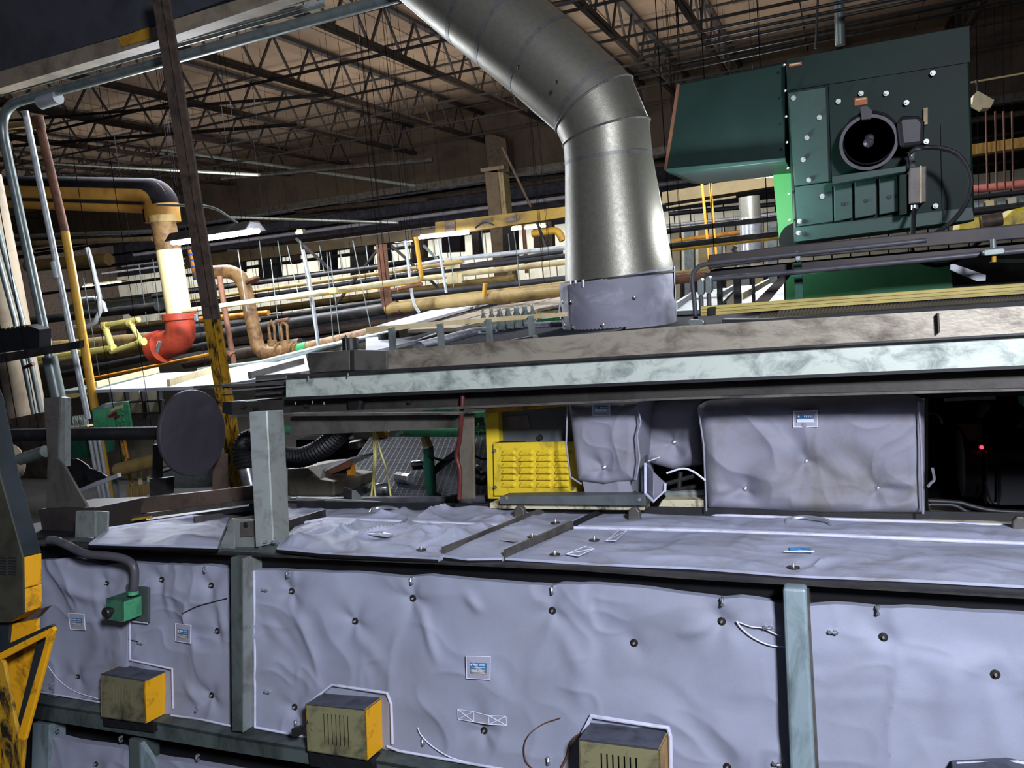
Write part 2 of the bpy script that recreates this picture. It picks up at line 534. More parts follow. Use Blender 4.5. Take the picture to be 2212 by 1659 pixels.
def pipe(name, label, pts, rpx, mt, cat='pipe', rf=0, n=10, group=None, parent=None, hang=True):
    q = [P(*p) for p in pts]
    r = rpx * mpp(q[0])
    ends = [q[0] * .88 + q[1] * .12, q[-1] * .88 + q[-2] * .12]
    flat = abs(q[0][2] - q[-1][2]) < .25 * np.linalg.norm(q[0] - q[-1])
    if rf: q = fil(q, rf * r)
    o = MB().tube(q, r, n).build(name, mt, parent, label if parent is None else None, cat if parent is None else None, group, smooth=True)
    if hang and flat and MODE == 'W' and parent is None and r > .015:
        for e in ends: hanger(o, e, r)
    return o


# sprinkler and service pipes under the roof
for i, (pa, pb, Y, r, mt, lab) in enumerate([
    ((0, 262), (700, 205), 13, 3, JOIST, 'thin dark sprinkler pipe below the first joists near the conduit bend'),
    ((30, 315), (640, 268), 15, 3.5, DKST, 'dark sprinkler main crossing between brown angle posts'),
    ((120, 290), (900, 402), 22, 3, COND, 'pale thin pipe under the joists slanting behind the brown angle post'),
    ((480, 385), (935, 345), 20, 5, DKST, 'dark roof pipe just in front of the tan header wall'),
    ((100, 352), (560, 378), 17, 3, COND, 'thin pale line of pipe low under the far joists'),
    ((860, 402), (1215, 380), 29, 4, COND, 'pale far pipe passing behind the cream H column'),
    ((640, 455), (925, 430), 27, 6, BRNST, 'brown far pipe with square end above the yellow crane beam'),
    ((500, 470), (860, 482), 18, 3, COND, 'thin grey pipe above the dim end of the crane beam'),
    ((0, 512), (330, 500), 14, 4, CONDL, 'upper of two pale pipes behind the grey conduits'),
    ((0, 528), (330, 516), 14, 5, CREAM, 'lower of two pale pipes behind the grey conduits'),
]):
    q = [P(pa[0], pa[1], Y), P(pa[0], pa[1], Y)]
    A = P(pa[0], pa[1], Y); Bq = P(pb[0], pb[1], Y); 
    MB().tube([A, Bq], r * mpp(A), 8).build('service_pipe', mt, None, lab, 'pipe', smooth=True)
    if min(A[2], Bq[2]) < 6.2:
        for e in (A * .8 + Bq * .2, A * .25 + Bq * .75): hanger(bpy.context.scene.objects[-1] if False else COL.objects[-1], e, .0)
for i in range(9):
    y = [34, 32, 35.5, 31, 28, 36.5, 30, 33, 29][i]; z = 4.3 + .22 * i
    fp = MB().tube([(-40, y, z), (6, y, z)], .06 + .03 * (i % 3), 8).build('far_pipe', [DKST, BRNST, JOIST][i % 3], None,
        f'dark far-bay pipe seen under the header wall, {ordn[i]} from the lowest', 'pipe', 'pipes of the far bay', smooth=True)
    for xx in (-22, -14, -6): hanger(fp, np.array([xx, y, z]), 0, 7.63)

# header column with pilaster
t = thing('building_column', 'cream H column under the tan header wall', 'column', P(1085, 600, 25.5))
xa, xb = P(1062, 480, 25.4), P(1100, 480, 25.4); zt = zb - .05
w = xb[0] - xa[0]
MB().box(xa[0], xa[0] + w * .72, 25.2, 25.3, -.75, zt).box(xa[0], xa[0] + w * .72, 25.7, 25.8, -.75, zt).box(xa[0] + w * .3, xa[0] + w * .4, 25.3, 25.7, -.75, zt).build('flange', mat('dim_cream_column', '#8a7c68', '#6a5a48', .3, 3, .6), t)
MB().box(xa[0] + w * .72, xb[0], 25.25, 25.75, -.75, zt).build('side_plate', CREAM, t)
MB().box(xa[0] - .1, xb[0] + .1, 25.1, 25.85, zt, zt + .12).build('cap_plate', CREAMC, t)
MB().px([(1046, 285), (1092, 300), (1100, 372), (1056, 372)], 25.2, .5).build('pilaster', BRNST, t)
pipe('brace_rod', 'brown rod leaning from the column cap towards the crane beam', [(1085, 318, 20), (1148, 448, 20)], 3, BRNST, 'brace')

# big grey duct, cream beam and conduit bundle overhead
YD = 4.6
t = thing('overhead_duct', 'large dark grey overhead duct above the conduit bundle', 'duct', P(100, 60, YD))
MB().px([(-260, 230), (-260, -260), (700, -420), (560, -28), (330, 58)], YD, .12).build('duct_body', mat('dull_dark_duct', '#484a50', '#393a40', .4, 2, .6), t)
MB().px([(-260, 232), (330, 56), (640, -40), (640, -12), (330, 92), (-260, 268)], YD + .0, .12).build('bottom_flange', mat('dusty_cream_strip', '#9a8d78', '#6b6054', .4, 3, .6), t)
MB().px([(255, 82), (322, 58), (322, 84), (262, 101)], YD - .012, .03).build('yellow_reflection', YELP, t)  # yellow reflection on the duct, painted as a thin plate
YC = 5.0
for i, (a, b, r, mt, lab) in enumerate([
    ((-40, 190), (700, -18), 9, COND, 'thick upper grey conduit of the overhead bundle'),
    ((-40, 207), (700, 2), 3, CONDL, 'thin bright conduit below the thick upper one'),
    ((-40, 216), (700, 12), 3.5, COND, 'second thin conduit of the overhead bundle'),
    ((60, 205), (760, 14), 4, DKST, 'dark conduit between the overhead bundle and the lowest pipe')]):
    pipe('conduit', lab, [(a[0], a[1], YC), (b[0], b[1], YC)], r, mt, 'conduit')
t = thing('conduit_run', 'largest grey conduit bending down past the brown angle post', 'conduit', P(60, 500, 4.6))
qq = fil([P(860, -8, 4.6), P(0, 246, 4.6), P(20, 480, 4.6), P(118, 868, 4.6)], .25)
qq = fil([P(860, -8, 4.6), P(-6, 232, 4.6), P(128, 868, 4.6)], .28, 10)
MB().tube(qq, 13 * mpp(qq[0]), 14).build('pipe', COND, t, smooth=True)
a_, b_ = P(88, 222, 4.6), P(126, 210, 4.6)
MB().cyl(a_, b_, 14 * mpp(a_), 14).build('coupling', CONDL, t, smooth=True)
a_, b_ = P(107, 770, 4.6), P(128, 868, 4.6)
MB().cyl(a_, b_, 15 * mpp(a_), 14).build('coupling', COND, t, smooth=True)

# brown double angle post, yellow pipe, thin conduits, cream column
t = thing('angle_post', 'brown double angle post with chipped yellow and black lower half', 'post', P(510, 1050, 4.0))
for s, (dx0, dx1) in enumerate(((-16, 1), (3, 19))):
    for nm, mt, (p, q) in (('upper_angle', BRNST, ((335, -60), (455, 690))), ('lower_angle', YELB, ((455, 690), (514, 1060)))):
        MB().prism([P(p[0] + dx0, p[1], 4.0 + .02 * s), P(p[0] + dx1, p[1], 4.0 + .02 * s), P(q[0] + dx1, q[1], 4.0 + .02 * s), P(q[0] + dx0, q[1], 4.0 + .02 * s)], (0, .012, 0)) \
            .prism([P(p[0] + (dx1 if s == 0 else dx0), p[1], 4.0), P(p[0] + (dx1 if s == 0 else dx0) + 3, p[1], 4.0), P(q[0] + (dx1 if s == 0 else dx0) + 3, q[1], 4.0), P(q[0] + (dx1 if s == 0 else dx0), q[1], 4.0)], (0, .07, 0)).build(nm, mt, t)
t = thing('yellow_standpipe', 'standpipe brown at its top and yellow below beside the thin conduits', 'pipe', P(205, 885, 5.2))
MB().tube([P(84, 262, 5.2), P(140, 500, 5.2)], 9 * mpp(P(84, 262, 5.2)), 12).build('brown_length', RUST, t, smooth=True)
MB().tube([P(140, 500, 5.2), P(158, 600, 5.2), P(205, 885, 5.2)], 9 * mpp(P(84, 262, 5.2)), 12).build('yellow_length', YELP, t, smooth=True)
MB().tube([P(10, 274, 5.2), P(90, 264, 5.2)], 7 * mpp(P(84, 262, 5.2)), 12).build('branch', TANP, t, smooth=True)
MB().cyl(P(80, 252, 5.2), P(86, 278, 5.2), 12 * mpp(P(84, 262, 5.2))).build('tee', RUST, t, smooth=True)
pipe('conduit', 'slim grey conduit between the big conduit and the yellow standpipe', [(54, 240, 4.9), (120, 560, 4.9), (190, 905, 4.9)], 6.5, CONDL, 'conduit')
MB().cyl(P(118, 565, 4.88), P(125, 600, 4.88), 9 * mpp(P(118, 565, 4.88))).build('conduit_coupling', CONDL, None, 'short coupling on the slim grey conduit', 'coupling', smooth=True)
t = thing('round_column', 'round cream column standing beside the slate machine cover', 'column', P(50, 905, 6.0))
q = [P(-40, 380, 6), P(8, 620, 6), P(62, 908, 6)]
MB().tube(q, 37 * mpp(q[1]), 24).build('shaft', CREAMC, t, smooth=True)
for k, (xa_, xb_, lab) in enumerate(((10, 76, 'nearer slim cream pipe strapped to the round column'), (26, 92, 'outer slim cream pipe strapped to the round column'))):
    pipe('strapped_pipe', lab, [(xa_ - 40, 460, 5.7), (xa_ + 22, 690, 5.7), (xb_, 905, 5.7)], 5.5, COND)
MB().tube([P(52, 794, 5.6), P(72, 786, 5.6)], 4 * mpp(P(52, 794, 5.6)), 8).build('pipe_clamp', RUST, None, 'rusty clamp holding the slim pipes to the round column', 'clamp', smooth=True)

def ink(q, r, a0, a1, n=18):                 # near-black shell lying along one flank of a pipe
    pts = []
    for i, p in enumerate(q):
        d = nrm(q[min(i + 1, len(q) - 1)] - q[max(i - 1, 0)])
        s = nrm(np.cross(d, (0, 1.0, 0)))
        s = s if s[2] > 0 else -s
        f = np.cross(d, s); f = f if f[1] < 0 else -f
        pts += [p + r * (s * math.cos(math.radians(a)) + f * math.sin(math.radians(a))) for a in np.linspace(a0, a1 - 22, n)]
    return MB().grid(pts, n, len(q))


# ochre duct pipe with elbow, lit standpipe, red coupling and elbow
t = thing('ochre_main', 'big dark-topped ochre pipe turning down behind the brown angle post', 'pipe', P(180, 430, 8.2))
q = fil([P(-80, 412, 8.2), P(345, 424, 8.2), P(352, 480, 8.2)], .3, 8)
MB().tube(q, 33 * mpp(q[0]), 20).build('pipe', mat('dark_topped_ochre', '#b98a3e', '#8a6a30', .3, 2, .5), t, smooth=True)
ink(q, 33 * mpp(q[0]) * 1.006, -62, 92).build('dark_shell', DARKB, t, smooth=True)
MB().tube([P(-80, 427, 7.95), P(310, 439, 7.95)], 3 * mpp(q[0]), 8).build('tracer_line', BLACKR, t, smooth=True)
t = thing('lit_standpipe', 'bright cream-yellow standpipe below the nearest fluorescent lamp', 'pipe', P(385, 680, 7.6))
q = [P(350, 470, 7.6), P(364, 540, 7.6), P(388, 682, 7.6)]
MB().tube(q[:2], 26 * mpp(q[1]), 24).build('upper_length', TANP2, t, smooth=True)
MB().tube(q[1:], 26 * mpp(q[1]), 24).build('lit_length', PWHT, t, smooth=True)  # lamp light put into this paler colour, upper length left dark
q0 = P(352, 478, 7.6)
MB().cyl(P(350, 466, 7.6), P(352, 480, 7.6), 29 * mpp(q0), 20).build('collar', TANP, t, smooth=True)
t = thing('red_elbow', 'red pipe elbow with bolted coupling under the lit standpipe', 'elbow', P(375, 745, 7.6))
q = fil([P(387, 678, 7.6), P(392, 735, 7.6), P(350, 748, 7.6)], .22, 8)
MB().tube(q, 31 * mpp(q[0]), 20).build('elbow_body', RED, t, smooth=True)
MB().cyl(P(386, 676, 7.6), P(388, 690, 7.6), 36 * mpp(q[0]), 20).build('coupling', RED, t, smooth=True)
for dx in (-36, 36):
    MB().cyl(P(387 + dx, 679, 7.45), P(388 + dx, 692, 7.45), 5 * mpp(q[0]), 8).build('coupling_bolt', SILV, t, smooth=True)
MB().cyl(P(352, 748, 7.55), P(336, 752, 7.55), 36 * mpp(q[0]), 20).build('end_coupling', RED, t, smooth=True)
MB().cyl(P(345, 738, 7.2), P(338, 760, 7.2), 4 * mpp(q[0]), 8).build('coupling_bolt', SILV, t, smooth=True)
q = [P(345, 738, 7.8), P(190, 752, 7.8), P(60, 762, 7.8)]
MB().tube(q, 23 * mpp(q[0]), 18).build('fuel_pipe', mat('sooty_tan_pipe', '#86703f', '#2d2822', .45, 3, .6), None, 'sooty tan pipe running from the red elbow behind the plastic pipe frame', 'pipe', smooth=True)

# pale yellow plastic pipe frame
t = thing('plastic_pipe_frame', 'pale yellow plastic pipe ladder loop in front of the sooty tan pipe', 'pipe frame', P(260, 755, 7.2))
r = 5.5 * mpp(P(260, 720, 7.2))
for k, (a, b) in enumerate((((80, 776), (240, 752)), ((240, 760), (306, 738)), ((226, 702), (300, 690)), ((226, 705), (242, 750)), ((282, 700), (306, 738)), ((240, 752), (80, 784)))):
    MB().tube([P(*a, 7.2), P(*b, 7.2)], r * (1.25 if k in (0, 3) else 1), 10).build('pipe_length', PVC, t, smooth=True)
for a in ((226, 704), (282, 698), (306, 738), (241, 752)):
    c = P(*a, 7.2); MB().cyl(c - np.array([.03, 0, .0]), c + np.array([.04, 0, 0]), r * 1.6, 10).build('fitting', PVC, t, smooth=True)
pipe('curved_conduit', 'pale conduit dropping and curving behind the plastic pipe loop', [(188, 535, 7.0), (196, 560, 7.0), (215, 640, 7.0), (216, 672, 7.0), (206, 695, 7.0), (188, 706, 7.0), (150, 708, 7.0)], 5, CONDL, 'conduit')
pipe('hooked_conduit', 'white pipe bending down behind the curved conduit', [(165, 648, 9.0), (205, 644, 9.0), (222, 655, 9.0), (228, 674, 9.0)], 5, CONDL)

# nearest fluorescent lamp
t = thing('fluorescent_lamp', 'bright hooded fluorescent lamp crossing the brown angle post', 'lamp', P(460, 500, 6.6))
a, b = P(372, 520, 6.6), P(545, 494, 6.6)
MB().tube([a + (0, 0, -.02), b + (0, 0, -.02)], .026, 10).build('tube', TUBE_M, t, smooth=True)
MB().tube([a + (0, .09, -.02), b + (0, .09, -.02)], .026, 10).build('tube', TUBE_M, t, smooth=True)
MB().ext([(-.16, -.03), (-.07, .06), (.07, .06), (.16, -.03), (.155, -.035), (.065, .045), (-.065, .045), (-.155, -.035)], a + (0, .05, 0.02), b + (0, .05, .02)).build('hood', DKST, t)
hanger(t, a * .7 + b * .3 + (0, .05, .05)); hanger(t, a * .15 + b * .85 + (0, .05, .05))
MB().tube(fil([P(340, 442, 6.62), P(462, 446, 6.62), P(518, 486, 6.62)], .15), 3 * mpp(a), 8).build('feed_conduit', COND, t, smooth=True)
point('fluorescent_light', tuple((a + b) / 2 + np.array([-.12, .0, -.2])), 300, (.86, .91, 1.0), .12)
for k, (pa, pb, Y, lab) in enumerate([((905, 514), (1012, 503), 13.2, 'distant twin fluorescent lamp hung under the crane beam'), ((640, 503), (652, 502), 20, 'far small round lamp above the dim end of the crane beam'),
        ((1595, 383), (1676, 377), 12, 'white fluorescent lamp framed by the green fan duct'), ((822, 523), (890, 519), 14, 'dim tube lamp beside the yellow bent pipe'), ((1105, 495), (1178, 488), 18, 'far white lamp behind the cream column'), ((180, 621), (262, 612), 16, 'far lamp glinting behind the yellow standpipe')]):
    t = thing('fluorescent_lamp', lab, 'lamp', P(*pa, Y))
    a, b = P(*pa, Y), P(*pb, Y); r = (5 if k == 2 else 3) * mpp(a)
    MB().tube([a, b], r, 8).build('tube', TUBE_M if k == 2 else TUBE_F, t, smooth=True)
    MB().bar(a + (0, .1, r * 1.8), b + (0, .1, r * 1.8), r * 4, r * 1.2).build('hood', CREAM, t)
    hanger(t, (a + b) / 2 + (0, .1, 0), 0)
point('far_lamp_light', tuple(P(960, 530, 13.0)), 120, (.84, .88, 1.0), .15)
point('duct_lamp_light', tuple(P(1630, 392, 11.6)), 120, (.9, .93, 1.0), .15)

# black rack with angle bar
t = thing('cable_rack', 'black cable rack with row of round holes in front of the round column', 'rack', P(40, 765, 4.3))
MB().px([(-30, 715), (55, 702), (85, 712), (85, 752), (-30, 766)], 4.3, .1).build('rack_body', BLACKR, t)
MB().px([(-30, 770), (172, 736), (172, 752), (-30, 790)], 4.2, .04).build('angle_bar', DKST, t)
for k in range(5):
    c = P(12 + k * 10.5, 709 - k * 1.2, 4.29); MB().cyl(c, c + (0, -.004, 0), .009, 10).build('hole_rim', CREAM, t)

# rust-streaked expansion loop and valves
t = thing('rusty_pipe_loop', 'rust-streaked ochre pipe loop dropping to the valves', 'pipe', P(550, 770, 8.4))
r = 15 * mpp(P(545, 650, 8.4))
MB().tube(fil([P(430, 590, 8.4), P(522, 585, 8.4), P(560, 766, 8.4), P(608, 764, 8.4)], .28, 8), r, 18).build('pipe', TANP2, t, smooth=True)
MB().cyl(P(545, 604, 8.4), P(547, 608, 8.4), r * 1.06, 18).build('weld_band', RUST, t, smooth=True)
t = thing('gate_valve', 'nearer ochre gate valve with looped handwheel yokes', 'valve', P(622, 765, 8.3))
MB().cyl(P(606, 764, 8.3), P(640, 757, 8.3), r * 1.25, 16).build('valve_body', TANP2, t, smooth=True)
MB().cyl(P(622, 760, 8.3), P(616, 735, 8.3), r * .8, 12).build('bonnet', TANP2, t, smooth=True)
MB().tube([P(610, 735, 8.3), P(606, 705, 8.3), P(612, 695, 8.3), P(620, 703, 8.3), P(622, 735, 8.3)], 3 * mpp(P(622, 760, 8.3)), 8).build('yoke', TANP2, t, smooth=True)
MB().cyl(P(596, 694, 8.3), P(624, 690, 8.3), 4 * mpp(P(622, 760, 8.3)), 8).build('handwheel', RUST, t, smooth=True)
for px_ in (606, 638, 646):
    MB().cyl(P(px_, 763, 8.29), P(px_ + 3, 762, 8.29), r * 1.5, 16).build('flange', TANP2, t, smooth=True)
t = thing('gate_valve', 'farther ochre gate valve close to the rusty pipe loop', 'valve', P(590, 765, 8.6))
MB().cyl(P(584, 762, 8.6), P(606, 758, 8.6), r * 1.2, 16).build('valve_body', TANP2, t, smooth=True)
MB().cyl(P(590, 752, 8.6), P(588, 735, 8.6), r * .7, 12).build('bonnet', TANP2, t, smooth=True)
MB().tube([P(584, 735, 8.6), P(580, 705, 8.6), P(586, 695, 8.6), P(592, 705, 8.6), P(594, 735, 8.6)], 3 * mpp(P(622, 760, 8.6)), 8).build('yoke', TANP2, t, smooth=True)
t = thing('ochre_line', 'ochre pipe with green band running from the valves to the conveyor guard', 'pipe', P(740, 730, 8.3))
MB().tube([P(640, 757, 8.3), P(870, 706, 8.3)], 14 * mpp(P(740, 730, 8.3)), 16).build('pipe', TANP2, t, smooth=True)
MB().cyl(P(646, 757, 8.3), P(667, 751, 8.3), 15 * mpp(P(740, 730, 8.3)), 16).build('green_band', mat('green_band', '#2f8a4e', None), t, 'green identification band', smooth=True)
t = thing('rust_standpipe', 'thin rusty vertical pipe close behind the brown angle post', 'pipe', P(505, 790, 7.6))
MB().tube([P(474, 596, 7.6), P(484, 660, 7.6), P(506, 790, 7.6)], 6 * mpp(P(490, 700, 7.6)), 10).build('pipe', RUST, t, smooth=True)
MB().cyl(P(496, 762, 7.6), P(504, 768, 7.6), 9 * mpp(P(490, 700, 7.6)), 10).build('union', RUST, t, smooth=True)
t = thing('taped_hose', 'ochre hose with blue tape rings beside the lit standpipe', 'hose', P(420, 600, 8.8))
MB().tube([P(409, 540, 8.8), P(422, 602, 8.8)], 4 * mpp(P(415, 560, 8.8)), 8).build('hose', ORAN, t, smooth=True)
for yy in (548, 560, 575, 590, 600):
    c0 = P(409 + (yy - 540) * .21, yy, 8.8); c1 = P(409 + (yy - 536) * .21, yy + 4, 8.8)
    MB().cyl(c0, c1, 5 * mpp(c0), 8).build('tape_ring', BLUE, t, smooth=True)

# long pipe runs of the hall
LONG = [
    ('hung_pipe', 'long bright pipe with orange underside hung on rods in front of the rusty loop', [(395, 672, 7.2), (905, 602, 7.2)], 5.5, CREAM),
    ('yellow_gas_pipe', 'yellow pipe along the hung pipe turning up at the bent corner', [(620, 645, 9.0), (912, 606, 9.0), (898, 512, 9.0)], 4.5, YELP),
    ('rust_feeder', 'short rusty pipe below the yellow gas pipe', [(845, 628, 9.0), (912, 613, 9.0)], 4, RUST),
    ('ochre_header', 'wide cream and ochre header pipe along the white sheets up to the duct collar', [(836, 668, 9.6), (900, 660, 9.6), (1235, 625, 9.6)], 13, TANP),
    ('red_rust_pipe', 'thick red-brown vertical pipe joining the ochre header', [(824, 528, 9.6), (833, 640, 9.6), (838, 668, 9.6), (870, 668, 9.6)], 12, RUST),
    ('grey_water_pipe', 'grey pipe hung under the valves curving along the white covers', [(430, 800, 7.0), (560, 785, 7.0), (690, 752, 7.0), (860, 716, 7.0)], 6, COND),
    ('orange_line', 'thin orange line along the black tray behind the yellow standpipe', [(180, 822, 8.5), (340, 790, 8.5), (470, 762, 8.5)], 4, ORAN),
    ('black_tray', 'black cable tray above the thin orange line', [(120, 812, 8.8), (470, 742, 8.8)], 8, BLACKR),
    ('black_tray', 'black tray behind the plastic pipe loop', [(60, 694, 9.5), (340, 662, 9.5)], 9, DKST),
    ('black_tray', 'black tray passing behind the red elbow towards the rusty loop', [(330, 640, 10.5), (830, 575, 10.5)], 5, DKST),
    ('tan_line', 'thin tan pipe behind the upright of the rusty loop', [(400, 650, 10.2), (1000, 565, 10.2)], 4, TANP),
    ('orange_line', 'orange pipe behind the lower rusty loop', [(405, 692, 9.4), (580, 676, 9.4)], 6, ORAN),
    ('white_line', 'white pipe under the orange pipe behind the rusty loop', [(405, 705, 9.4), (560, 690, 9.4)], 4, CONDL),
    ('dark_line', 'wide soot-black pipe behind the gate valves', [(400, 735, 9.8), (860, 662, 9.8)], 12, DKST),
    ('dark_line', 'dark brown pipe under the soot-black pipe', [(400, 785, 9.5), (650, 742, 9.5)], 12, BRNST),
    ('dark_line', 'second soot-black pipe over the gate valves', [(560, 690, 10.4), (900, 640, 10.4)], 6, DKST),
    ('dark_line', 'narrow black pipe above the hung pipe', [(560, 640, 12), (1215, 545, 12)], 5, BLACKR),
    ('violet_rail', 'long pale violet rail above the cream rail left of the duct', [(820, 588, 11), (960, 562, 11), (1220, 535, 11)], 5, CONDL),
    ('cream_rail', 'long cream rail between the violet rail and the ochre header', [(860, 608, 10.5), (1222, 566, 10.5)], 6, CREAM),
    ('black_rail', 'black rail just above the cream rail', [(850, 597, 10.6), (1222, 553, 10.6)], 5, BLACKR),
    ('black_rail', 'black rail above the ochre header near the duct', [(850, 642, 10.2), (1222, 603, 10.2)], 8, BLACKR),
    ('tan_rail', 'thin tan rail right above the ochre header', [(850, 655, 10.0), (1225, 612, 10.0)], 5, TANP),
    ('stub_pipe', 'short yellow pipe stub rising from the ochre header', [(1046, 637, 9.5), (1048, 612, 9.5)], 5, YELP),
    ('bent_yellow_pipe', 'far yellow pipe bend next to the duct under the crane beam', [(1150, 505, 16), (1205, 497, 16), (1216, 520, 16)], 8, YELP),
    ('brown_drop_pipe', 'thin brown vertical pipe between column and duct', [(1129, 470, 18), (1138, 590, 18)], 4, RUST),
    ('wide_duct', 'wide tan duct far behind the curved conduit', [(60, 575, 14), (235, 560, 14)], 13, TANP),
    ('wide_duct', 'pale grey far duct with round end behind the curved conduit', [(160, 672, 15), (345, 655, 15)], 16, COND),
]
for nm, lab, pts, r, mt in LONG:
    pipe(nm, lab, pts, r, mt, 'duct' if 'duct' in nm else ('tray' if 'tray' in nm else ('rail' if 'rail' in nm else 'pipe')), rf=3 if len(pts) > 2 else 0)
for k in range(3):
    t = thing('hanging_bracket', ['cream bracket plate gripping the violet rail', 'cream bracket plate gripping the cream rail', 'small white clamp on the hung pipe'][k], 'bracket', P([(975, 570, 10.4), (980, 602, 10.3), (718, 627, 7.1)][k][0], [570, 602, 627][k], [10.4, 10.3, 7.1][k]))
    c = t.location; s = [.07, .07, .03][k]
    MB().box(c[0] - s * 1.6, c[0] + s * 1.6, c[1], c[1] + .05, c[2] - s, c[2] + s).build('plate', CREAM, t)

# hanger rods
for x, y0, y1, Y, xb_ in [(514, 540, 672, 8.1, 533), (620, 530, 640, 9.2, 645), (648, 520, 760, 7.4, 688), (706, 545, 738, 8.2, 720), (712, 545, 760, 8.2, 738), (762, 520, 735, 8.2, 806), (180, 600, 812, 7.6, 215), (846, 540, 630, 8.9, 860), (968, 510, 572, 10.3, 976), (976, 572, 630, 10.2, 980), (1110, 500, 560, 10.8, 1118), (1118, 560, 640, 9.9, 1124), (585, 560, 745, 9, 606), (1040, 500, 555, 11, 1046), (1098, 505, 552, 11, 1102), (330, 560, 690, 9, 345), (300, 570, 700, 11, 318), (560, 520, 600, 12, 570), (600, 520, 600, 12, 612), (690, 530, 600, 12, 702), (735, 545, 625, 12, 748), (790, 530, 610, 12, 800)]:
    MB().tube([P(x, y0, Y), P(xb_, y1, Y)], 1.0 * mpp(P(x, y0, Y)), 6).build('hanger_rod', COND, None, 'thin grey hanger rod carrying the pipe runs', 'rod', 'hanger rods of the pipe runs', smooth=True)
pipe('hanging_conduit', 'white hanging conduit beside the rusty valves with clamp at its foot', [(654, 540, 7.3), (668, 600, 7.3), (689, 752, 7.3)], 4, CONDL, 'conduit')
pipe('hanging_conduit', 'white conduit with kicked end right of the red-brown pipe', [(876, 520, 9.2), (890, 640, 9.2), (896, 662, 9.2), (906, 676, 9.2)], 3.5, CONDL, 'conduit', rf=4)
pipe('hanging_conduit', 'straight white conduit between the yellow bend and the stub pipe', [(946, 520, 9.2), (964, 632, 9.2)], 3, CONDL, 'conduit')
for k, (a, b, Y, lab) in enumerate([((640, 515), (720, 588), 11, 'dark brace slanting down from the dim crane beam'), ((845, 530), (968, 640), 10.8, 'dark brace slanting down behind the yellow bend'), ((815, 540), (720, 665), 10.8, 'dark brace slanting back from the red-brown pipe'), ((1160, 480), (1182, 540), 14, 'brown brace under the bright end of the crane beam'), ((915, 530), (945, 560), 12, 'short grey brace near the twin fluorescent lamp')]):
    MB().bar(P(*a, Y), P(*b, Y), 5 * mpp(P(*a, Y)), 5 * mpp(P(*a, Y))).build('brace', DKST if k != 4 else COND, None, lab, 'brace')

# crane beam
t = thing('crane_beam', 'long yellow crane beam with dim brown end and dark plate marks', 'beam', P(950, 520, 13.5))
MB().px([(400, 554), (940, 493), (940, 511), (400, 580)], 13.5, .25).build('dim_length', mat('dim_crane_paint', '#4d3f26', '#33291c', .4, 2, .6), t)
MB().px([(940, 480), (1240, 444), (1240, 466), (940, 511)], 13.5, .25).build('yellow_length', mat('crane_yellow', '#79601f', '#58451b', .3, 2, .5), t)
MB().px([(1039, 475), (1062, 470), (1062, 479), (1039, 484)], 13.47, .03).build('plate_mark', BRNST, t)
MB().px([(1092, 470), (1120, 465), (1120, 475), (1092, 480)], 13.47, .03).build('plate_mark', BRNST, t)
MB().px([(960, 481), (982, 478), (983, 503), (962, 507)], 13.46, .03).build('splice_plate', BRNST, t)
MB().tube(spline([P(1027, 492, 13.4), P(1045, 481, 13.4), P(1067, 486, 13.4)]), 2 * mpp(P(1027, 492, 13.4)), 6).build('bent_handle', BLACKR, t, smooth=True)

# white covers and trays (level sheets seen from above)
def tray(name, label, poly, Z, mt, h=.10, lips=()):
    t = thing(name, label, 'cover', PZ(poly[0][0], poly[0][1], Z))
    MB().prism([PZ(a, b, Z) for a, b in poly], (0, 0, -.03)).build('sheet', mt, t)
    for a, b, m2 in lips:
        MB().bar(PZ(*a, Z) + (0, 0, h / 2), PZ(*b, Z) + (0, 0, h / 2), .03, abs(h)).build('side_lip', m2, t)
    return t


tray('sheet_cover', 'bright white sheet cover sloping beneath the ochre header', [(818, 702), (985, 655), (1056, 653), (862, 706)], 1.40, WHT, .1)
tray('sheet_cover', 'white cover with brown side channels beside the bright sheet', [(880, 712), (1075, 660), (1220, 640), (1220, 655), (985, 708)], 1.36, mat('brown_channel', '#8a7d6c', '#5d5348', .4, 3, .5), -.09,
     [((864, 708), (1082, 658), BRNST), ((945, 706), (1160, 648), CREAM), ((1000, 703), (1222, 636), BRNST), ((1075, 690), (1222, 652), CREAM)])
tray('sheet_cover', 'low white cover next to the guard posts of the belt', [(790, 722), (930, 716), (1010, 700), (1015, 708), (870, 742), (790, 762)], 1.25, WHT, .06, [((820, 735), (1012, 704), GYST)])
tray('sheet_cover', 'broad white cover with cream lips behind the dark disc', [(205, 842), (345, 806), (470, 800), (660, 765), (668, 800), (480, 830), (380, 836)], 1.05, WHT, .06,
     [((208, 838), (342, 805), CREAM), ((365, 834), (468, 802), CREAM), ((540, 818), (655, 786), GYST)])
tray('sheet_cover', 'grey cover shaded behind the yellow standpipe', [(120, 846), (250, 818), (330, 806), (200, 840)], 1.06, COND, .06)
t = thing('yellow_edge_rail', 'pale yellow edge rail under the grey cover beside the standpipe', 'rail', P(150, 850, 7))
MB().bar(P(80, 872, 7), P(215, 842, 7), .05, .06).build('rail', PVC, t)
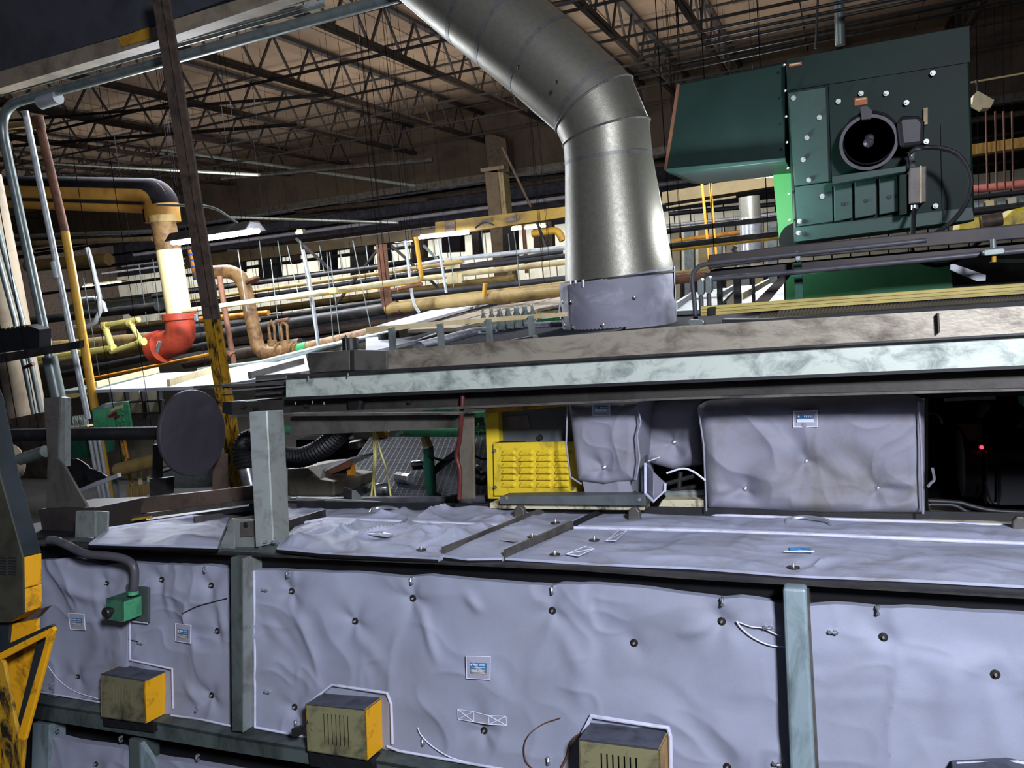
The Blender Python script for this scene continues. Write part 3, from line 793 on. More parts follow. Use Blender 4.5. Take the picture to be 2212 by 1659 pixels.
# cream framed enclosure under the covers
t = thing('framed_enclosure', 'cream panelled enclosure with dark frame under the broad white cover', 'enclosure', P(290, 960, 6.6))
for k, (x0, x1) in enumerate(((232, 268), (270, 300), (302, 345))):
    for (ya, yb) in ((846, 868), (871, 893)):
        MB().px([(x0, ya), (x1, ya - 3), (x1 + 3, yb - 3), (x0 + 3, yb)], 6.7, .03).build('panel', WALLM, t)
for k in range(4):
    x = 230 + 36 * k
    MB().px([(x, 842), (x + 4, 842), (x + 12, 905), (x + 8, 905)], 6.65, .05).build('upright', BLACKR, t)
for yy in (868, 894):
    MB().px([(228, yy + 1), (350, yy - 4), (350, yy), (228, yy + 5)], 6.64, .04).build('crossbar', DKST, t)
MB().px([(236, 900), (350, 890), (352, 930), (240, 940)], 6.9, .3).build('dark_box', DKST, t)

# view right of the silver duct
LR = [
    ('dark_crane_rail', 'upper dark crane rail between silver duct and lime panel', [(1440, 500, 9), (1690, 470, 9)], 6, DKST),
    ('dark_crane_rail', 'lower dark crane rail with yellow edge between silver duct and lime panel', [(1445, 532, 8.6), (1690, 505, 8.6)], 7, DKST),
    ('yellow_edge', 'thin yellow pipe beneath the lower dark crane rail', [(1450, 541, 8.5), (1690, 514, 8.5)], 3, YELP),
    ('brown_main', 'brown pipe low behind the grey conduit bend', [(1440, 606, 8), (1560, 592, 8)], 11, RUST),
    ('tan_rail_far', 'tan rail above the brown pipe behind the conduit bend', [(1440, 592, 8.4), (1560, 578, 8.4)], 4, TANP),
    ('orange_upright', 'first orange upright pole near the silver duct', [(1514, 372, 14), (1532, 560, 14)], 3, ORAN),
    ('orange_upright', 'second orange upright pole nearer the fluorescent lamp', [(1532, 372, 14), (1548, 560, 14)], 3, ORAN),
    ('orange_walkway', 'orange horizontal walkway rail far beneath the crane rails', [(1490, 516, 18), (1600, 502, 18)], 5, ORAN),
    ('far_pipe_rack', 'pale far pipe rack over the orange walkway rail', [(1440, 488, 20), (1680, 462, 20)], 4, CONDL),
    ('far_pipe_rack', 'white far pipe just below the tan far beam', [(1440, 448, 17), (1590, 425, 17)], 2.5, CREAM),
    ('far_pipe_rack', 'black far pipe below the tan far beam', [(1445, 462, 16), (1690, 440, 16)], 5, BLACKR),
    ('far_pipe_rack', 'dark red far pipe behind the small silver duct', [(1580, 478, 22), (1690, 462, 22)], 8, mat('far_maroon', '#6a3032', None)),
]
for nm, lab, pts, r, mt in LR: pipe(nm, lab, pts, r, mt, 'rail' if 'rail' in nm else 'pipe')
t = thing('far_beam', 'dim tan far beam passing behind the white fluorescent lamp', 'beam', P(1560, 420, 15))
MB().px([(1430, 415), (1700, 370), (1700, 398), (1430, 440)], 15, .4).build('beam_web', mat('dim_tan_beam', '#77663f', '#5a4d33', .4, 1, .6), t)
t = thing('small_silver_duct', 'small far silver duct below the white fluorescent lamp', 'duct', P(1620, 540, 13))
q = [P(1618, 425, 13), P(1621, 470, 13), P(1624, 540, 13)]
MB().tube(q[:2], 22 * mpp(q[0]), 18).build('upper_length', DUCT, t, smooth=True)
MB().tube(q[1:], 23 * mpp(q[0]), 18).build('lower_length', SILV, t, smooth=True)
for k in range(8):
    x = 1448 + 30 * k
    MB().px([(x, 492 - k * 3), (x + 20, 490 - k * 3), (x + 22, 740), (x + 2, 744)], 24, .3).build('far_cabinet', [WALLM, COND, CREAM, COND][k % 4], None, f'pale far cabinet, {ordn[k]} in line from the silver duct', 'cabinet', 'pale cabinets far beneath the crane rails')
pipe('yellow_walkway_pipe', 'yellow far pipe along the pale cabinets', [(1450, 522, 19), (1610, 500, 19)], 5, YELP)

# far right strip beside the fan
t = thing('yellow_far_beam', 'yellow beam right of the green fan', 'beam', P(2150, 325, 12))
MB().px([(2090, 313), (2290, 285), (2290, 306), (2090, 336)], 12, .3).build('beam_web', YELP, t)
t = thing('flood_lamp', 'white square floodlight hanging right of the green fan', 'lamp', P(2125, 232, 9))
MB().px([(2103, 205), (2112, 196), (2148, 216), (2140, 232), (2122, 234), (2101, 222)], 9, .2).build('housing', CREAM, t)
MB().tube([P(2112, 198, 9.1), P(2110, 172, 9.1)], .012, 6).build('bracket', DKST, t)
hanger(t, P(2110, 174, 9.1))
pipe('bright_strip', 'thin bright strip lamp above the floodlight', [(2098, 178, 11), (2212, 158, 11)], 2, CREAM, 'strip')
pipe('salmon_duct', 'salmon pink far duct right of the green fan', [(2095, 410, 14), (2260, 392, 14)], 9, mat('salmon_paint', '#b5675a', '#8a4c42', .3, 3))
pipe('dark_far_main', 'black far main below the salmon duct', [(2095, 428, 13), (2260, 410, 13)], 6, BLACKR)
pipe('dark_far_main', 'second black far main above the yellow machine', [(2095, 458, 12), (2260, 440, 12)], 9, DKST)
for k in range(5):
    x = 2106 + 24 * k
    MB().px([(x, 436 - k * 3), (x + 17, 434 - k * 3), (x + 18, 452 - k * 3), (x, 455 - k * 3)], 16, .2).build('far_machine_panel', [COND, CREAM, COND, WALLM, COND][k], None, f'pale machine panel, {ordn[k]} right of the green fan', 'panel', 'pale machine panels beside the fan')
for k, xx in enumerate((2130, 2150, 2168, 2186)):
    hanger(pipe('drop_rod', f'brown drop rod, {ordn[k]} right of the green fan', [(xx, 240, 11), (xx + 3, 410, 11)], 2, RUST, 'rod'), P(xx, 242, 11))
t = thing('yellow_machine', 'dirty yellow machine top peeking between fan and dark beam', 'machine', P(2140, 490, 7))
MB().px([(2075, 470), (2120, 468), (2165, 475), (2190, 452), (2240, 440), (2240, 500), (2070, 505)], 7, .4).build('casting', YELW, t, bevel=.02)
MB().cyl(P(2120, 480, 6.95), P(2165, 472, 6.95), .05, 12).build('dark_shaft', BRNST, t, smooth=True)
for k, (a, b) in enumerate((((1810, -10), (1816, 95)), )):
    pipe('pale_drop_pipe', 'pale square pipe dropping to the top of the green fan', [(1812, -12, 9), (1815, 98, 9)], 11, COND)
pipe('drop_rod', 'thin dark rod hanging beside the pale square pipe', [(1767, -10, 8), (1762, 105, 8)], 2.5, DKST, 'rod')
for k, (ya, lab) in enumerate(((82, 'first'), (98, 'second'), (112, 'third'), (138, 'fourth'), (155, 'fifth'))):
    pipe('cross_pipe', f'{lab} dark cross pipe above the fan intake', [(1380, ya + 14, 8 + k * .5), (2240, ya - 165, 8 + k * .5)], 3.5, DKST)
pipe('cross_pipe', 'dark cross pipe in front of the joists beyond the duct bend', [(1150, 18, 10), (1420, -40, 10)], 4, DKST)

# distant pipe racks between the long runs and the far wall
use('W')
rng = random.Random(5)
for k in range(8):
    Y = 14 + (k * 37 % 60) / 10.0; ya = 575 + k * 21; x0 = 90 + (k * 97 % 300); x1 = 900 + (k * 53 % 320)
    a = P(x0, ya + 60, Y); b = P(x1, ya + 60 - (x1 - x0) * .128, Y)
    rp_ = MB().tube([a, b], (3 + (k * 7) % 5) * mpp(a), 8).build('rack_pipe', [DKST, BLACKR, BRNST, DKST, TANP][k % 5], None, f'distant rack pipe behind the hung pipe, {ordn[k] if k < 12 else ["thirteenth", "fourteenth"][k - 12]} from the top', 'pipe', 'distant rack pipes')
    for f in (.15, .8): hanger(rp_, a * (1 - f) + b * f)
for k in range(12):
    x = 425 + k * 66; Y = 20 + (k % 4)
    fe = MB().px([(x, 545 - k * 6), (x + 14 + 13 * (k % 3), 544 - k * 6), (x + 16 + 13 * (k % 3), 575 + (k * 17 % 45) - k * 4), (x + 2, 577 + (k * 17 % 45) - k * 4)], Y, .3).build('far_equipment', [DARKB, DKST, BLACKR, BRNST][k % 4], None, f'dark far equipment block in front of the cream siding, {ordn[k]} towards the duct', 'equipment', 'dark equipment before the far siding')
    hanger(fe, P(x + 6, 522 - k * 4, Y + .15))
# ================================================================== SILVER DUCT AND ITS COLLAR
use('W')
YDU = 4.5


def tube_range(pts, rr, n, i0, i1, caps=False):
    mb = MB(); mb.tube(pts, rr, n, False)
    v = mb.v[0]; fs = [f for k, f in enumerate(mb.f) if i0 <= k // n < i1]
    lo = i0 * n; hi = (i1 + 1) * n
    o = MB(); o.v = [v[lo:hi]]; o.f = [tuple(i - lo for i in f) for f in fs]; o.n = hi - lo
    return o


path = [((1337, 596), 117), ((1314, 345), 94), ((1309, 288), 94), ((1283, 228), 95), ((1269, 213), 95), ((1168, 123), 96), ((1095, 63), 97), ((1034, 14), 97), ((900, -104), 99), ((640, -330), 100)]
pp = [P(a[0], a[1], YDU) for a, _ in path]
rr = [r * mpp(p) for (_, r), p in zip(path, pp)]
t = thing('exhaust_duct', 'large silver exhaust duct bending up from the collar to the roof', 'duct', pp[0])
for i, nm in enumerate(['duct_cone', 'elbow_gore', 'elbow_gore', 'duct_section', 'duct_section', 'duct_section', 'duct_section', 'duct_section', 'duct_section']):
    tube_range(pp, rr, 48, i, i + 1).build(nm, DUCT, t, smooth=True)
for i in (1, 4, 5, 6, 7, 8):
    d = nrm(pp[i] - pp[i - 1]) if i != 1 else nrm(pp[2] - pp[1])
    w = 5 * mpp(pp[i]) if i != 1 else 4 * mpp(pp[i])
    MB().tube([pp[i] - d * w, pp[i] + d * w], rr[i] * 1.006, 48).build('seam_band', DUCTB, t, smooth=True)
for i in (2, 3):                               # mitred seams of the elbow
    a = tube_range(pp, [r * 1.012 for r in rr], 48, i, i + 1)
    v = a.v[0]; ring = v[:48]
    MB().tube([ring[k % 48] for k in range(49)], .006, 6, False).build('elbow_seam', DUCTB, t, smooth=True)
MB().tube([pp[0], pp[0] + nrm(pp[0] - pp[1]) * .012], rr[0] * 1.015, 48).build('bottom_lip', DKST, t, smooth=True)
for a in ((1202, 178), (1120, 145)):
    c = P(a[0], a[1], YDU) ; c = EYE + (c - EYE) * .915
    MB().lathe(c, (-.3, -.9, .2), [(.012, 0), (.0, .008)], 7).build('black_blot', BLACKR, t)

c0, c1 = P(1341, 728, YDU), P(1335, 586, YDU); ax = c1 - c0; R0 = 118 * mpp(c1)
t = thing('duct_collar', 'grey fabric collar buckled around the foot of the silver duct', 'collar', c0)


def wrap(th0, th1, nt, nz, r, seed, zlo, zhi):
    th = np.linspace(th0, th1, nt); z = np.linspace(0, 1, nz); T, Z = np.meshgrid(th, z)
    lo = zlo(T); hi = zhi(T)
    H = lo + (hi - lo) * Z
    rad = r + crumple(T * .35, H * .4, seed, .006, .007)
    pts = c0[None, None, :] + ax[None, None, :] * H[..., None] + np.stack([np.cos(T) * rad, np.sin(T) * rad, 0 * T], -1)
    return MB().grid(pts.reshape(-1, 3), nt, nz)


wrap(0, 2 * math.pi, 120, 36, R0, 3, lambda T: .02 + .03 * np.sin(T), lambda T: .93 + .07 * np.cos(T - .2)).build('sleeve', COLF, t, smooth=True)
f0 = math.radians(178); f1 = math.radians(229)
wrap(f0, f1, 40, 34, R0 + .02, 9, lambda T: .03 + 0 * T, lambda T: .90 + 0 * T).build('overlap_flap', COLF, t, smooth=True)


def on_collar(px, py, o):
    th = math.radians(255) + math.asin(max(-1, min(1, (px - 1338) / 118.0))); f = (728 - py) / 142.0
    d = np.array([math.cos(th), math.sin(th), 0]); return c0 + ax * f + d * (R0 + o), d


for a in ((1296, 640), (1299, 694), (1366, 690), (1268, 690), (1262, 640), (1420, 640)):
    c, d = on_collar(*a, .022)
    MB().lathe(c, d, [(.010, 0), (.010, .004), (.004, .008)], 10).build('snap_pin', PIN, t, smooth=True)
pt = MB().prism([on_collar(x, y, .034)[0] for x, y in ((1233, 642), (1252, 650), (1254, 676), (1236, 670))], on_collar(1243, 655, 0)[1] * .004).build('label_patch', PATCH, t)
for k in range(3):
    MB().prism([on_collar(x, y + 6 * k, .040)[0] for x, y in ((1237, 650), (1249, 655), (1249, 658), (1237, 653))], on_collar(1243, 655, 0)[1] * .002).build('label_line', TAGB if k == 0 else TAGW, pt)
for x in (1283, 1300, 1322):
    MB().cyl(on_collar(x, 596, .0)[0], on_collar(x, 612, .0)[0], .012, 8).build('duct_clip', SILV, t, smooth=True)

# ================================================================== BELT OF THE LEHR, GUARD POSTS, BOTTLES
t = thing('wire_belt', 'dark wire mesh belt with pale curled edge behind the guard rail', 'belt', PZ(1060, 740, 1.38))
pts = [PZ(x, y, 1.38) for x, y in ((905, 752), (1020, 720), (1228, 703), (1560, 690), (1560, 725), (1228, 748))]
MB().prism(pts, (0, 0, -.05)).build('belt_bed', MESHB, t)
MB().tube([PZ(905, 752, 1.39), PZ(1024, 719, 1.39), PZ(1100, 711, 1.39), PZ(1228, 703, 1.39)], .035, 10).build('curled_edge', MESHL, t, smooth=True)
rb = MB()
A0, A1 = PZ(935, 752, 1.385), PZ(1228, 748, 1.385)
for k in range(34):
    f = k / 33
    a = PZ(930 + 298 * f, 752 - 4 * f, 1.388); b = a + np.array([.04, 1.25, 0])
    rb.tube([a, b], .007, 5)
rb.build('belt_rods', mat('dark_belt_rod', '#202227', '#34373d', .4, 40, .6, spec=.1), t, kind='stuff')
t = thing('belt_guard', 'pale guard rail on four short posts over the wire belt', 'rail', P(1000, 755, 3.4))
MB().prism([P(790, 708, 3.4), P(948, 694, 3.4), P(1225, 674, 3.4), P(1225, 683, 3.4), P(948, 704, 3.4), P(790, 719, 3.4)], (0, .012, 0)).build('rail', CREAM, t)
for x, y0, y1 in ((843, 708, 770), (948, 700, 765), (1053, 690, 757), (1145, 683, 750)):
    MB().prism([P(x - 5, y0, 3.37), P(x + 4, y0 - 1, 3.37), P(x + 8, y1, 3.37), P(x - 1, y1, 3.37)], (0, .03, 0)).build('post', COND, t)
bt = None
for k in range(16):
    c = PZ(1040 + 6.2 * k, 716 - .55 * k, 1.40) + (0, .05 + .08 * (k % 3), 0)
    if bt is None:
        bt = MB().lathe(c, (0, 0, 1), [(.022, 0), (.024, .01), (.024, .07), (.010, .10), (.010, .13), (.012, .135)], 10).build('glass_bottle', GLS, None, 'glass bottle in the row standing on the wire belt', 'bottle', 'bottles riding on the wire belt', smooth=True)
        b0 = np.array(bt.location) - c
    else:
        copy_part(bt, None, c + b0)
t = thing('green_belt_panel', 'green side panel glimpsed between the bottles and the collar', 'panel', P(1195, 705, 5.2))
MB().px([(1160, 690), (1225, 683), (1225, 706), (1160, 708)], 5.2, .1).build('panel_sheet', GREENB, t)
t = thing('oily_rag', 'small black oily bracket lying on the guard top near the collar', 'bracket', P(1130, 738, 3.05))
MB().px([(1094, 736), (1150, 726), (1152, 733), (1096, 742)], 3.0, .06).build('bracket_plate', BLACKR, t)

# ================================================================== GREEN FAN UNIT
YF = 5.0
t = thing('fan_housing', 'large dark green fan housing with round motor on its front', 'fan', P(1905, 500, YF))
MB().px([(1697, 131), (2093, 58), (2106, 478), (1715, 526)], YF, 1.1).build('case', FANG, t, bevel=.012)
MB().px([(1700, 128), (2094, 56), (2095, 134), (1700, 196)], YF - .012, .012).build('top_panel', FANG, t)
MB().px([(1701, 200), (1785, 186), (1792, 392), (1716, 402)], YF - .022, .022).build('side_plate', FANP, t, bevel=.006)
MB().px([(1717, 404), (1797, 394), (1799, 478), (1722, 489)], YF - .014, .014).build('lower_plate', FANP, t)
MB().px([(1790, 184), (1935, 160), (1942, 365), (1797, 386)], YF - .014, .014).build('motor_plate', FANG, t)
MB().px([(1718, 492), (1945, 466), (2100, 448), (2104, 474), (1720, 522)], YF - .006, .006).build('bottom_strip', FANP, t)
MB().px([(1798, 380), (1958, 357), (1958, 371), (1798, 399)], YF - .2, .2).build('motor_shelf', FANP, t, bevel=.004)
for x0, x1 in ((1801, 1841), (1846, 1893), (1899, 1940)):
    ya = 400 - (x0 - 1801) * .15; yb = 400 - (x1 - 1801) * .15
    MB().px([(x0, ya), (x1, yb), (x1 + 1, yb + 77), (x0 + 1, ya + 79)], YF - .05, .03).build('skirt_plate', FANP, t, bevel=.004)
    c = P((x0 + x1) / 2, (ya + yb) / 2 + 44, YF - .052); MB().lathe(c, (0, -1, 0), [(.012, 0), (.010, .006), (.001, .007)], 10).build('plate_hole', BLACKR, t)
MB().px([(1944, 378), (1958, 376), (1959, 462), (1945, 464)], YF - .16, .16).build('skirt_end', FANG, t)
MB().px([(2032, 268), (2036, 268), (2040, 475), (2036, 476)], YF - .012, .012).build('case_rib', FANG, t)
cm = P(1876, 308, YF - .175); rm = 60 * mpp(cm)
MB().lathe(P(1876, 308, YF), (0, -1, 0), [(rm * .95, 0), (rm, .06), (rm, .14), (rm * .97, .17), (rm * .86, .18), (rm * .84, .165), (rm * .3, .16), (rm * .16, .175), (.001, .178)], 40).build('motor', RUB, t, smooth=True)
MB().lathe(cm + (0, .0, 0), (0, -1, 0), [(rm * .97, 0), (rm * .97, .012), (rm * .86, .012), (rm * .86, 0)], 40).build('motor_rim', mat('worn_rim', '#3d3a44', '#25242b', .4, 20, .5), t, smooth=True)
MB().lathe(cm + (0, .01, 0), (0, -1, 0), [(rm * .2, 0), (rm * .18, .012), (rm * .08, .025), (.001, .02)], 8).build('motor_hub', mat('worn_rim', '#3d3a44'), t)
MB().px([(1858, 232), (1872, 228), (1884, 240), (1882, 256), (1862, 258)], YF - .22, .2).build('motor_lug', RUB, t)
MB().px([(1938, 258), (1950, 250), (1985, 248), (1998, 262), (1996, 312), (1945, 318)], YF - .24, .24).build('terminal_box', RUB, t, bevel=.02)
t2 = MB().px([(1964, 362), (2002, 357), (2002, 437), (1964, 441)], YF - .2, .2).build('switch_box', mat('dull_switch_box', '#55504b', '#3e3a37', .3, 8, .5, .2), t, bevel=.006)
MB().px([(1988, 358), (1991, 358), (1991, 438), (1988, 438)], YF - .21, .02).build('box_seam', CREAM, t2)
for a in ((1968, 332), (1975, 447)):
    MB().cyl(P(a[0], a[1] - 4, YF - .15), P(a[0], a[1] + 5, YF - .15), .02, 10).build('cable_gland', SILV, t, smooth=True)
MB().cyl(P(1968, 336, YF - .15), P(1971, 362, YF - .15), .016, 8).build('gland_nipple', SILV, t, smooth=True)
b0 = None
for a in ((1714, 212), (1770, 254), (1743, 298), (1735, 345), (1747, 389), (1776, 424), (1727, 478), (1811, 219), (1860, 202), (1914, 202), (1958, 222), (2015, 158), (2021, 445), (2001, 306), (1725, 503)):
    c = P(a[0], a[1], YF - .03)
    if b0 is None:
        b0 = MB().lathe(c, (0, -1, 0), [(.014, 0), (.014, .005), (.007, .005), (.007, .014), (.001, .014)], 12).build('bolt_washer', mat('dull_bolt', '#8b8f8b', None, rough=.4, metal=.4), t, smooth=True); c00 = c
        b0.data.transform(Matrix.Translation(Vector(wloc(t) - c))); b0.location = Vector(c - wloc(t))
    else: copy_part(b0, t, c)
for k in range(7):
    c = P(1694 + k * 2.0, 140 + 62 * k * .9, YF - .02); MB().lathe(c, (0, -1, 0), [(.008, 0), (.006, .008), (.001, .009)], 8).build('edge_screw', PIN, t, smooth=True)
for pts, m2 in (([(1846, 212), (1874, 209), (1874, 225), (1846, 228)], mat('orange_brown_label', '#8a4a2a', '#5c3320', .4, 40)), ([(1704, 138), (1732, 133), (1732, 140), (1704, 144)], mat('orange_brown_label', '#8a4a2a')), ([(1995, 234), (2004, 232), (2004, 268), (1995, 270)], TANP)):
    MB().px(pts, YF - .025, .01).build('warning_label', m2, t)
MB().px([(1849, 214), (1871, 211), (1871, 214), (1849, 217)], YF - .028, .004).build('label_line', YELP, t)
MB().px([(1707, 139), (1729, 135), (1729, 137), (1707, 141)], YF - .03, .004).build('label_line', CREAM, t)

t = thing('fan_intake_duct', 'dark green intake duct joined to the side of the fan housing', 'duct', P(1570, 360, YF + .15))
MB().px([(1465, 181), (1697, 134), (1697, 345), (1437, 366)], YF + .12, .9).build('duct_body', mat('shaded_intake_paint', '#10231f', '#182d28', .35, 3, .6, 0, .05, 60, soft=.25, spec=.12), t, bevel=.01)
MB().px([(1436, 364), (1697, 340), (1697, 348), (1460, 374), (1440, 372)], YF + .02, .9).build('bottom_flange', FANP, t, bevel=.004)
MB().px([(1462, 181), (1468, 180), (1440, 366), (1434, 367)], YF + .1, .06).build('rusty_edge', RUST, t)
t = thing('lime_duct_leg', 'lit lime green duct leg between fan housing and intake duct', 'panel', P(1700, 525, YF + .9))
MB().px([(1666, 340), (1740, 340), (1740, 526), (1684, 528)], YF + .8, .25).build('panel_sheet', LIME, t)
MB().lathe(P(1722, 518, YF + .78), (0, -1, 0), [(.115, 0), (.115, .05), (.001, .05)], 28).build('round_flange', FANG, t, smooth=True)
for nm, pts, lab in (('motor_cable', [(1968, 328), (1985, 320), (2030, 320), (2070, 335), (2096, 380), (2090, 430), (2060, 475), (2010, 512), (2000, 520)], 'black motor cable looping around the edge of the green fan'),
                     ('switch_cable', [(1975, 450), (1972, 500), (1970, 540), (1984, 562), (2020, 573), (2060, 565), (2095, 540), (2118, 520), (2140, 514)], 'black cable drooping from the switch box to the oval conduit fitting')):
    q = spline([P(a, b, 4.62 if k else YF - .15) for k, (a, b) in enumerate(pts)], 6)
    MB().tube(q, 5 * mpp(q[5]), 8).build(nm, RUB, None, lab, 'cable', smooth=True)

# ================================================================== FRAME BEHIND THE GUARD (right of the collar)
YR = 4.2
t = thing('channel_beam', 'long dark channel beam under the green fan', 'beam', P(1870, 560, YR))
MB().px([(1530, 551), (1690, 531), (3000, 410), (3000, 448), (1690, 560), (1530, 582)], YR, .25).build('upper_channel', mat('dark_brown_channel', '#3a3532', '#28252a', .4, 3, .5, .2), t, bevel=.006)
MB().px([(1522, 589), (1713, 569), (3000, 462), (3000, 480), (1713, 586), (1522, 606)], YR + .05, .2).build('lower_channel', mat('dark_brown_channel', '#3a3532'), t)
MB().px([(1534, 582), (3000, 451), (3000, 467), (1534, 592)], YR + .15, .1).build('dark_web', BLACKR, t)
MB().px([(1584, 548), (1590, 538), (1592, 532), (1586, 530), (1580, 540)], YR + .05, .04).build('clamp_bolt', BLACKR, t)
for k, (x, lab) in enumerate(((1548, 'dark upright nearest the oval fittings behind the yellow rail'), (1584, 'dark upright halfway between fittings and green upright'), (1623, 'slim black upright beside the slanted flat bar'))):
    w = (9, 14, 5)[k]
    MB().px([(x, 600), (x + w, 599), (x + w + 2, 672), (x + 2, 673)], YR + .1, .06).build('upright', DKST if k != 2 else BLACKR, None, lab, 'post')
MB().px([(1690, 592), (1712, 590), (1660, 652), (1628, 655)], YR + .05, .02).build('slanted_bar', mat('brown_flat_bar', '#4c443d', '#37312d', .4, 6), None, 'brown flat bar slanting down to the yellow rail', 'bar')
t = thing('green_upright', 'dark green upright with white cap clamped to the channel beam', 'post', P(1722, 650, YR - .1))
MB().px([(1714, 568), (1731, 566), (1735, 646), (1718, 648)], YR - .1, .05).build('flat_bar', GREEND, t)
MB().px([(1718, 546), (1722, 541), (1727, 546), (1729, 562), (1718, 564)], YR - .12, .05).build('white_cap', WHT, t, bevel=.006)
MB().px([(1697, 597), (2052, 558), (2058, 622), (1697, 650)], YR + .6, .08).build('green_screen', mat('green_screen_paint', '#3f7a52', '#2c5a44', .35, 2, .25), None, 'wide green sheet panel behind the green upright', 'panel')
t = thing('white_bar', 'white flat bar slanting beside the end of the green sheet panel', 'bar', P(2090, 605, YR))
MB().px([(2053, 572), (2060, 570), (2130, 594), (2129, 606), (2110, 607), (2053, 583)], YR + .05, .03).build('bar', WHT, t)
MB().px([(2052, 560), (3000, 480), (3000, 567), (2056, 628)], YR + .7, .1).build('dark_cover', DKST, None, 'dark cover plate behind the white flat bar', 'cover')
MB().px([(2150, 560), (3000, 548), (3000, 562), (2140, 568)], YR + .3, .05).build('grey_bar', COND, None, 'grey bar near the frame edge above the yellow rail', 'bar')
tray('sheet_cover', 'pale lavender sheet seen behind the slanted flat bar', [(1597, 618), (1693, 610), (1694, 648), (1600, 655)], 1.40, WHT, .05, [((1600, 648), (1660, 612), CREAM)])
tray('sheet_cover', 'white strip covers beside the collar behind the conduit bend', [(1458, 652), (1500, 632), (1560, 622), (1590, 622), (1545, 668), (1458, 672)], 1.36, COND, .05, [((1460, 668), (1498, 640), WHT), ((1552, 645), (1590, 622), WHT)])
t = thing('yellow_rail', 'grooved yellow guide rail above the ribbed belt', 'rail', P(1860, 660, 3.7))
for k in range(3):
    f0, f1 = k / 3, (k + 1) / 3
    a0 = 662 + 21 * f0 + .4; a1 = 662 + 21 * f1 - .4; b0_ = 606 + 24 * f0 + .4; b1_ = 606 + 24 * f1 - .4
    MB().px([(1514, a0), (1733, a0 - 16.6), (3000, 977 + (b0_ - 977) * 1.1368), (3000, 977 + (b1_ - 977) * 1.1368), (1733, a1 - 16.6), (1514, a1)], 3.7, .03).build('rail_strip', mat('pale_rail_yellow', '#b3a35c', '#7d6f3c', .3, 14, .5, 0, .05, 60, (.4, 1, 3)), t)
MB().px([(1514, 663), (3000, 556), (3000, 581), (1514, 682)], 3.72, .03).build('rail_core', BLACKR, t)
MB().px([(1530, 664), (1545, 663), (1545, 680), (1530, 681)], 3.68, .03).build('rail_clamp', BLACKR, t)
t = thing('oval_conduit', 'grey conduit with bend and two oval fittings beside the collar', 'conduit', P(1515, 690, 3.9))
q = spline([P(1504, 712, 3.9), P(1500, 650, 3.9), P(1495, 605, 3.9), P(1502, 583, 3.9), P(1520, 572, 3.9), P(1560, 566, 3.9)], 5) + [P(2002, 519, 3.9)]
MB().tube(q, 5 * mpp(q[0]), 10).build('conduit', HOSE, t, smooth=True)
MB().tube([P(1536, 603, 3.95), P(1713, 588, 3.95), P(2122, 549, 3.95), P(3000, 471, 3.95)], 6 * mpp(q[0]), 10).build('lower_conduit', HOSE, t, smooth=True)
for x, y0, y1 in ((1513, 602, 638), (1530, 597, 634)):
    MB().prism([P(x + 7 * math.cos(a), (y0 + 7 if a >= math.pi else y1 - 7) + 7 * math.sin(a), 3.85) for a in np.linspace(0, 2 * math.pi, 20, endpoint=False)], (0, .06, 0)).build('oval_fitting', COND, t, bevel=.004)
    MB().tube([P(x + 1, y1, 3.88), P(x + 3, 682, 3.88)], 5 * mpp(q[0]), 10).build('riser', HOSE, t, smooth=True)
MB().prism([P(2148 + 17 * math.copysign(1, math.cos(a)) + 7 * math.cos(a), 544 - 2 * math.copysign(1, math.cos(a)) + 7 * math.sin(a), 3.87) for a in np.linspace(.1, 2 * math.pi + .1, 20, endpoint=False)], (0, .06, 0)).build('oval_fitting', COND, t, bevel=.004)
MB().cyl(P(2146, 536, 3.9), P(2145, 516, 3.9), 5 * mpp(q[0]), 10).build('riser', COND, t, smooth=True)
MB().cyl(P(2147, 552, 3.9), P(2147, 566, 3.9), 4 * mpp(q[0]), 10).build('drain_nipple', YELP, t, smooth=True)
MB().prism([P(1503 + 12 * math.copysign(1, math.cos(a)) + 6 * math.cos(a), 697 + 6 * math.sin(a), 3.6) for a in np.linspace(.1, 2 * math.pi + .1, 20, endpoint=False)], (0, .05, 0)).build('low_fitting', COND, t, bevel=.004)
t = thing('ribbed_belt', 'dark ribbed belt curving under the yellow rail', 'belt', P(1900, 690, 3.6))
MB().prism([P(1620, 695, 3.6), P(1640, 682, 3.75), P(1690, 673, 3.8), P(3000, 580, 3.8), P(3000, 617, 3.6)], (0, .05, 0)).build('belt_bed', RUB, t)
rb = MB()
for k in range(160):
    f = k / 83
    rb.tube([P(1640 + 650 * f, 690 - 36 * f, 3.56), P(1648 + 645 * f, 678 - 40 * f - (4 if f > .05 else 0), 3.72)], .009, 5)
rb.build('belt_ribs', mat('belt_rib_rubber', '#3d3d46', '#2b2b33', .3, 9, .4), t, kind='stuff')
MB().px([(1560, 690), (1640, 690), (3000, 596), (3000, 634), (1560, 712)], 3.45, .08).build('gap_strip', BLACKR, None, 'black strip filling the dark gap between ribbed belt and the stained guard', 'strip')  # the dark gap under the belt, put in as a black plate
# ================================================================== THE OVEN LINE (leaning frame)
use('F')
YB = 2.30
ZT = P(1472, 1240, 2.3)[2]


def seed_part(o, c):                          # recentre a part on its own point so that copies can be moved
    cw = tw(c); w = wloc(o.parent) if o.parent is not None else np.zeros(3)
    if o.parent is None: w = wloc(o)
    o.data.transform(Matrix.Translation(Vector(w - cw)))
    o.location = Vector(cw - (wloc(o.parent) if o.parent is not None else 0)); return o


def poly_at(pl, u):
    pl = np.asarray(pl); d = np.r_[0, np.cumsum(np.linalg.norm(np.diff(pl, axis=0), axis=1))]; d /= d[-1]
    return np.stack([np.interp(u, d, pl[:, k]) for k in range(3)], -1)


